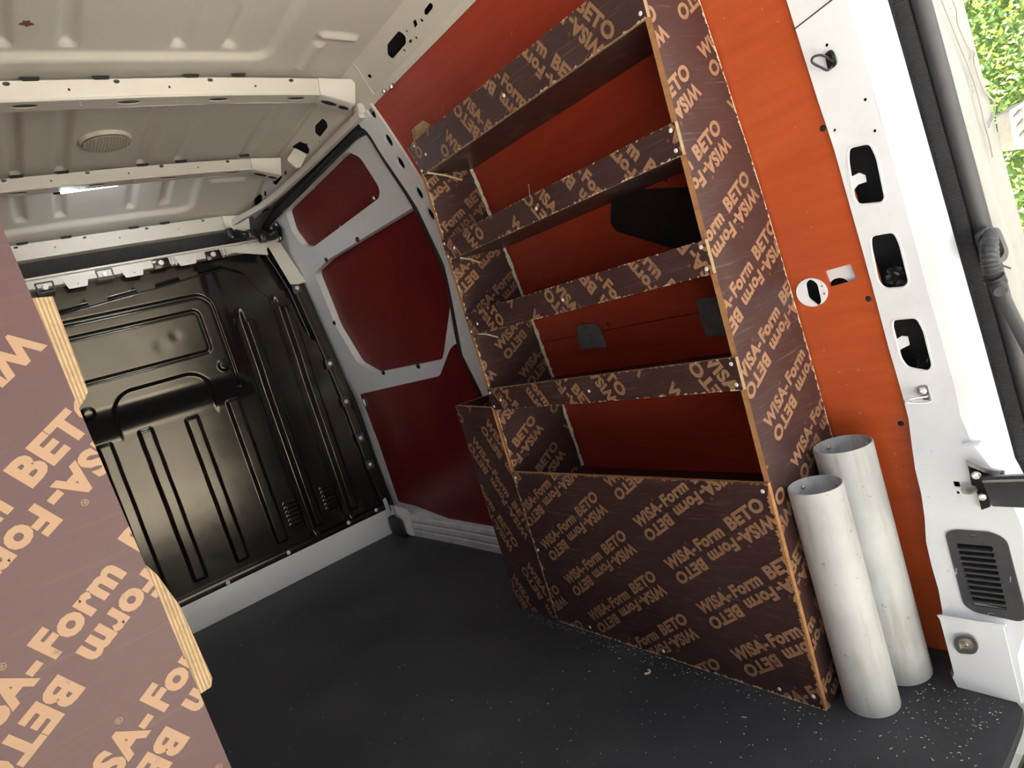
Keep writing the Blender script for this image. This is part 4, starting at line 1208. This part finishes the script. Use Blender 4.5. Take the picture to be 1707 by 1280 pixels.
# ---- wiring boot on the jamb
p = onjamb(1648, 410)
wb = empty('wiring_boot', p); tag(wb, 'ribbed grey rubber wiring boot plugged into the dirty white door jamb', 'cable')
jf = frame(onjamb(1648, 410), (1, -.13, 0), (0, 0, 1))
def jj(*pts):
    o0 = onjamb(1648, 410); U = Vector((1, -.13, 0)).normalized()
    return [((onjamb(a, b) - o0).dot(U), onjamb(a, b).z - o0.z) for a, b in pts]
gp = rpoly(jj((1625, 392), (1640, 379), (1660, 381), (1676, 420), (1672, 435), (1660, 440), (1640, 430), (1628, 408)), .010, 4)
panel('grommet', gp, [rpoly(jj((1630, 395), (1642, 386), (1656, 388), (1669, 420), (1662, 432), (1645, 424), (1632, 408)), .008, 4)], lambda u, v, w: jf(u, v, w + .006), .007, 'grey_plastic', wb)
panel('grommet_well', gp, [], lambda u, v, w: jf(u, v, w + .001), .001, 'rubber', wb)
None and panel('pressed_ring', rpoly(jj((1614, 385), (1650, 366), (1680, 380), (1690, 420), (1680, 425), (1672, 388), (1650, 372), (1620, 390)), .006, 3), [], lambda u, v, w: jf(u, v, w + .002), .003, 'jamb', wb)
def jo(px, py, off): return onjamb(px, py, off)
bp_ = smoothpath([jo(1648, 392, .002), jo(1649, 405, .020), jo(1650, 430, .030), jo(1653, 448, .032), jo(1660, 468, .034), jo(1668, 486, .048)], 14)
sc_ = [1.0 + .13 * math.sin(i * math.pi / 2.2) if i < 48 else .82 + .10 * math.sin(i * math.pi / 2.2) for i in range(len(bp_))]
sweep('boot', bp_, circ(.0125, 14), 'grey_plastic', wb, up=(0, 1, 0), scale=sc_)
sv = [jo(1664, 476, .035), jo(1682, 515, .042), jo(1710, 570, .055), jo(1760, 660, .080)]
sweep('sleeve', smoothpath(sv, 4), rpoly([(-.012, -.008), (.012, -.008), (.012, .008), (-.012, .008)], .004, 2), 'grey_plastic', wb, up=(0, 1, 0))
sweep('collar', [jo(1656, 462, .034), jo(1662, 474, .035)], circ(.0155, 14), 'rubber', wb, up=(0, 1, 0))
sweep('cable_tie', [jo(1664, 440, .012), jo(1684, 447, .010)], circ(.0018, 6), 'rubber', wb, up=(0, 1, 0))

# ---- door hinge on the body corner
h0 = onjamb(1700, 215, .0)
hg = wall_pillar
hp = [on(a, b, 1, .358) for a, b in ((1682, 185), (1712, 166), (1740, 240), (1694, 246), (1690, 238))]
o0 = panel('hinge_leaf', rpoly([(p_.x, p_.z) for p_ in hp], .006, 3), [], frame((0, .358, 0), (1, 0, 0), (0, 0, 1)), .02, 'rust', hg)
for k in range(3):
    q0 = on(1694 + 5 * k, 196 + 16 * k, 1, .354); sweep('hinge_rib', [q0, q0 + Vector((.05, 0, .012))], circ(.004, 6), 'rust', hg, up=(0, 1, 0))

# ---- open rear door, hinged off to the side of the view
rd_ = empty('door_2', (1.60, .26, -.3)); tag(rd_, 'white rear door swung fully open beside the van', None, kind='structure')
box('door_skin', (1.60, -.55, -.30), (1.66, .22, 1.9), 'white', rd_, .02)
box('door_recess', (1.592, -.42, .1), (1.602, .10, .8), 'grey_plastic', rd_, .004)

rd_ = empty('door_3_blocker', (-.62, .26, -.3)); tag(rd_, 'unseen white left rear door added to block light from the pillar', None, kind='structure')  # unseen left door, added to keep side light off the right pillar
box('door_skin', (-.68, -.55, -.30), (-.62, .30, 1.9), 'white', rd_, .02)
box('door_recess', (-.622, -.42, .1), (-.612, .10, .8), 'grey_plastic', rd_, .004)

# ---- crumpled black plastic inside the pillar holes
rr = random.Random(11)
for k, (px, py, sx, sz) in enumerate(((1497, 462, .022, .022), (1545, 608, .016, .014))):
    u, v = onpil(px, py, .03)
    bm = bmesh.new(); bmesh.ops.create_icosphere(bm, subdivisions=3, radius=1)
    for q in bm.verts:
        d = q.co.normalized(); n_ = 1 + .35 * math.sin(d.x * 7 + k) * math.sin(d.y * 9 + 1) + .22 * math.sin(d.z * 13 + d.x * 5)
        q.co = Vector((xpil(v) + .034 + d.x * n_ * .018, u + d.y * n_ * sx, v + d.z * n_ * sz))
    o = from_bm('plastic_wad', bm, 'blacktape', None)
    tag(o, ('large crumpled black plastic wad inside the middle pillar hole', 'small crumpled black plastic wad in the lowest pillar hole')[k], 'plastic')

# ---- crumbs on the floor
rr = random.Random(5); vs = []; fs = []
def crumb(x, y, s):
    b = len(vs); a = rr.uniform(0, 6.28); l, w_ = s * rr.uniform(.7, 2.2), s * .6
    ca, sa = math.cos(a), math.sin(a)
    for dx, dy, dz in ((-l, -w_, 0), (l, -w_, 0), (l, w_, 0), (-l, w_, 0), (0, 0, s * .9)):
        vs.append((x + dx * ca - dy * sa, y + dx * sa + dy * ca, .0006 + dz))
    fs.extend([(b, b + 1, b + 4), (b + 1, b + 2, b + 4), (b + 2, b + 3, b + 4), (b + 3, b, b + 4)])
for i in range(420):
    px, py = rr.uniform(820, 1700), rr.uniform(1000, 1278)
    if rr.random() > (px - 780) / 900 + .15: continue
    p = on(px, py, 2, 0)
    if p.x < 1.06 and p.y > .46: crumb(p.x, p.y, rr.uniform(.0006, .0018))
for i in range(60):
    p = on(rr.uniform(360, 1000), rr.uniform(930, 1270), 2, 0)
    if p.x < 1.05 and p.y > .5: crumb(p.x, p.y, rr.uniform(.0007, .0018))
for i in range(170):                      # swept up against the unit and round the pipes
    y = rr.uniform(.70, 1.75); crumb(1.07 - abs(rr.gauss(0, .018)), y, rr.uniform(.0005, .0015))
for i in range(120):
    y = rr.uniform(.47, .62); x = rr.uniform(1.06, 1.25)
    if math.hypot(x - 1.148, y - .679) > .056 and math.hypot(x - 1.272, y - .668) > .062: crumb(x, y, rr.uniform(.0005, .0014))
cr = obj('sawdust_crumbs', vs, fs, 'speck'); tag(cr, 'pale sawdust crumbs scattered over the black floor mat', 'sawdust', kind='stuff')
p = on(1080, 1120, 2, 0.004)
ch = sweep('wood_chip', smoothpath([(p.x - .008, p.y + .004, .003), (p.x - .002, p.y - .005, .004), (p.x + .006, p.y - .002, .004), (p.x + .008, p.y + .006, .003)], 3), circ(.0026, 6), 'caulk')
tag(ch, 'curled pale wood chip lying on the black floor mat', 'wood chip')

# ---- hedge beyond the van
rr = random.Random(9); vs = []; fs = []; mi = []
for i in range(72000):
    y = rr.uniform(-.6, 4.4); z = rr.uniform(-.56, 4.6)
    x = 5.2 + .35 * math.sin(y * 2.3 + z * 1.7) + .25 * math.sin(z * 3.1 - y * 1.2) + abs(rr.gauss(0, .30))
    c = Vector((x, y, z)); a = Vector((rr.gauss(0, 1), rr.gauss(0, 1), rr.gauss(0, .7))).normalized(); n_ = Vector((rr.gauss(-.6, .6), rr.gauss(-.2, .6), rr.gauss(.6, .5)))
    b_ = a.cross(n_).normalized(); s = rr.uniform(.016, .032); k = len(vs)
    vs += [c - a * s, c + b_ * s * .45, c + a * s, c - b_ * s * .45]; fs.append((k, k + 1, k + 2, k + 3)); mi.append(0 if rr.random() < .5 else 1)
me = bpy.data.meshes.new('foliage'); me.from_pydata([tuple(v) for v in vs], [], fs)
for mm in ('leafa', 'leafb'): me.materials.append(M[mm])
me.polygons.foreach_set('material_index', mi)
hd = empty('hedge', (5.6, 2.0, -.58)); tag(hd, 'tall sunlit green hedge growing outside beyond the van corner', 'hedge')
fo = bpy.data.objects.new('foliage', me); COL.objects.link(fo); fo.parent = hd; fo.matrix_parent_inverse = Matrix.Translation(-Vector(hd.location)); fo['kind'] = 'stuff'
bm = bmesh.new(); bmesh.ops.create_icosphere(bm, subdivisions=4, radius=1)
for q in bm.verts:
    d = q.co.copy(); n_ = 1 + .06 * math.sin(d.y * 11 + d.z * 7) + .05 * math.sin(d.z * 17)
    q.co = Vector((6.75 + d.x * .75 * n_, 1.9 + d.y * 2.8 * n_, 1.9 + d.z * 2.6 * n_))
from_bm('inner_branches', bm, 'leafb', hd, True, 180)
for k, y in enumerate((.6, 2.0, 3.4)):
    sweep('stem', [(6.2, y, -.58), (6.25, y + .05, 1.0), (6.3, y, 2.2)], circ(.06, 8), 'edge', hd, scale=[1, .8, .5], up=(0, 1, 0))
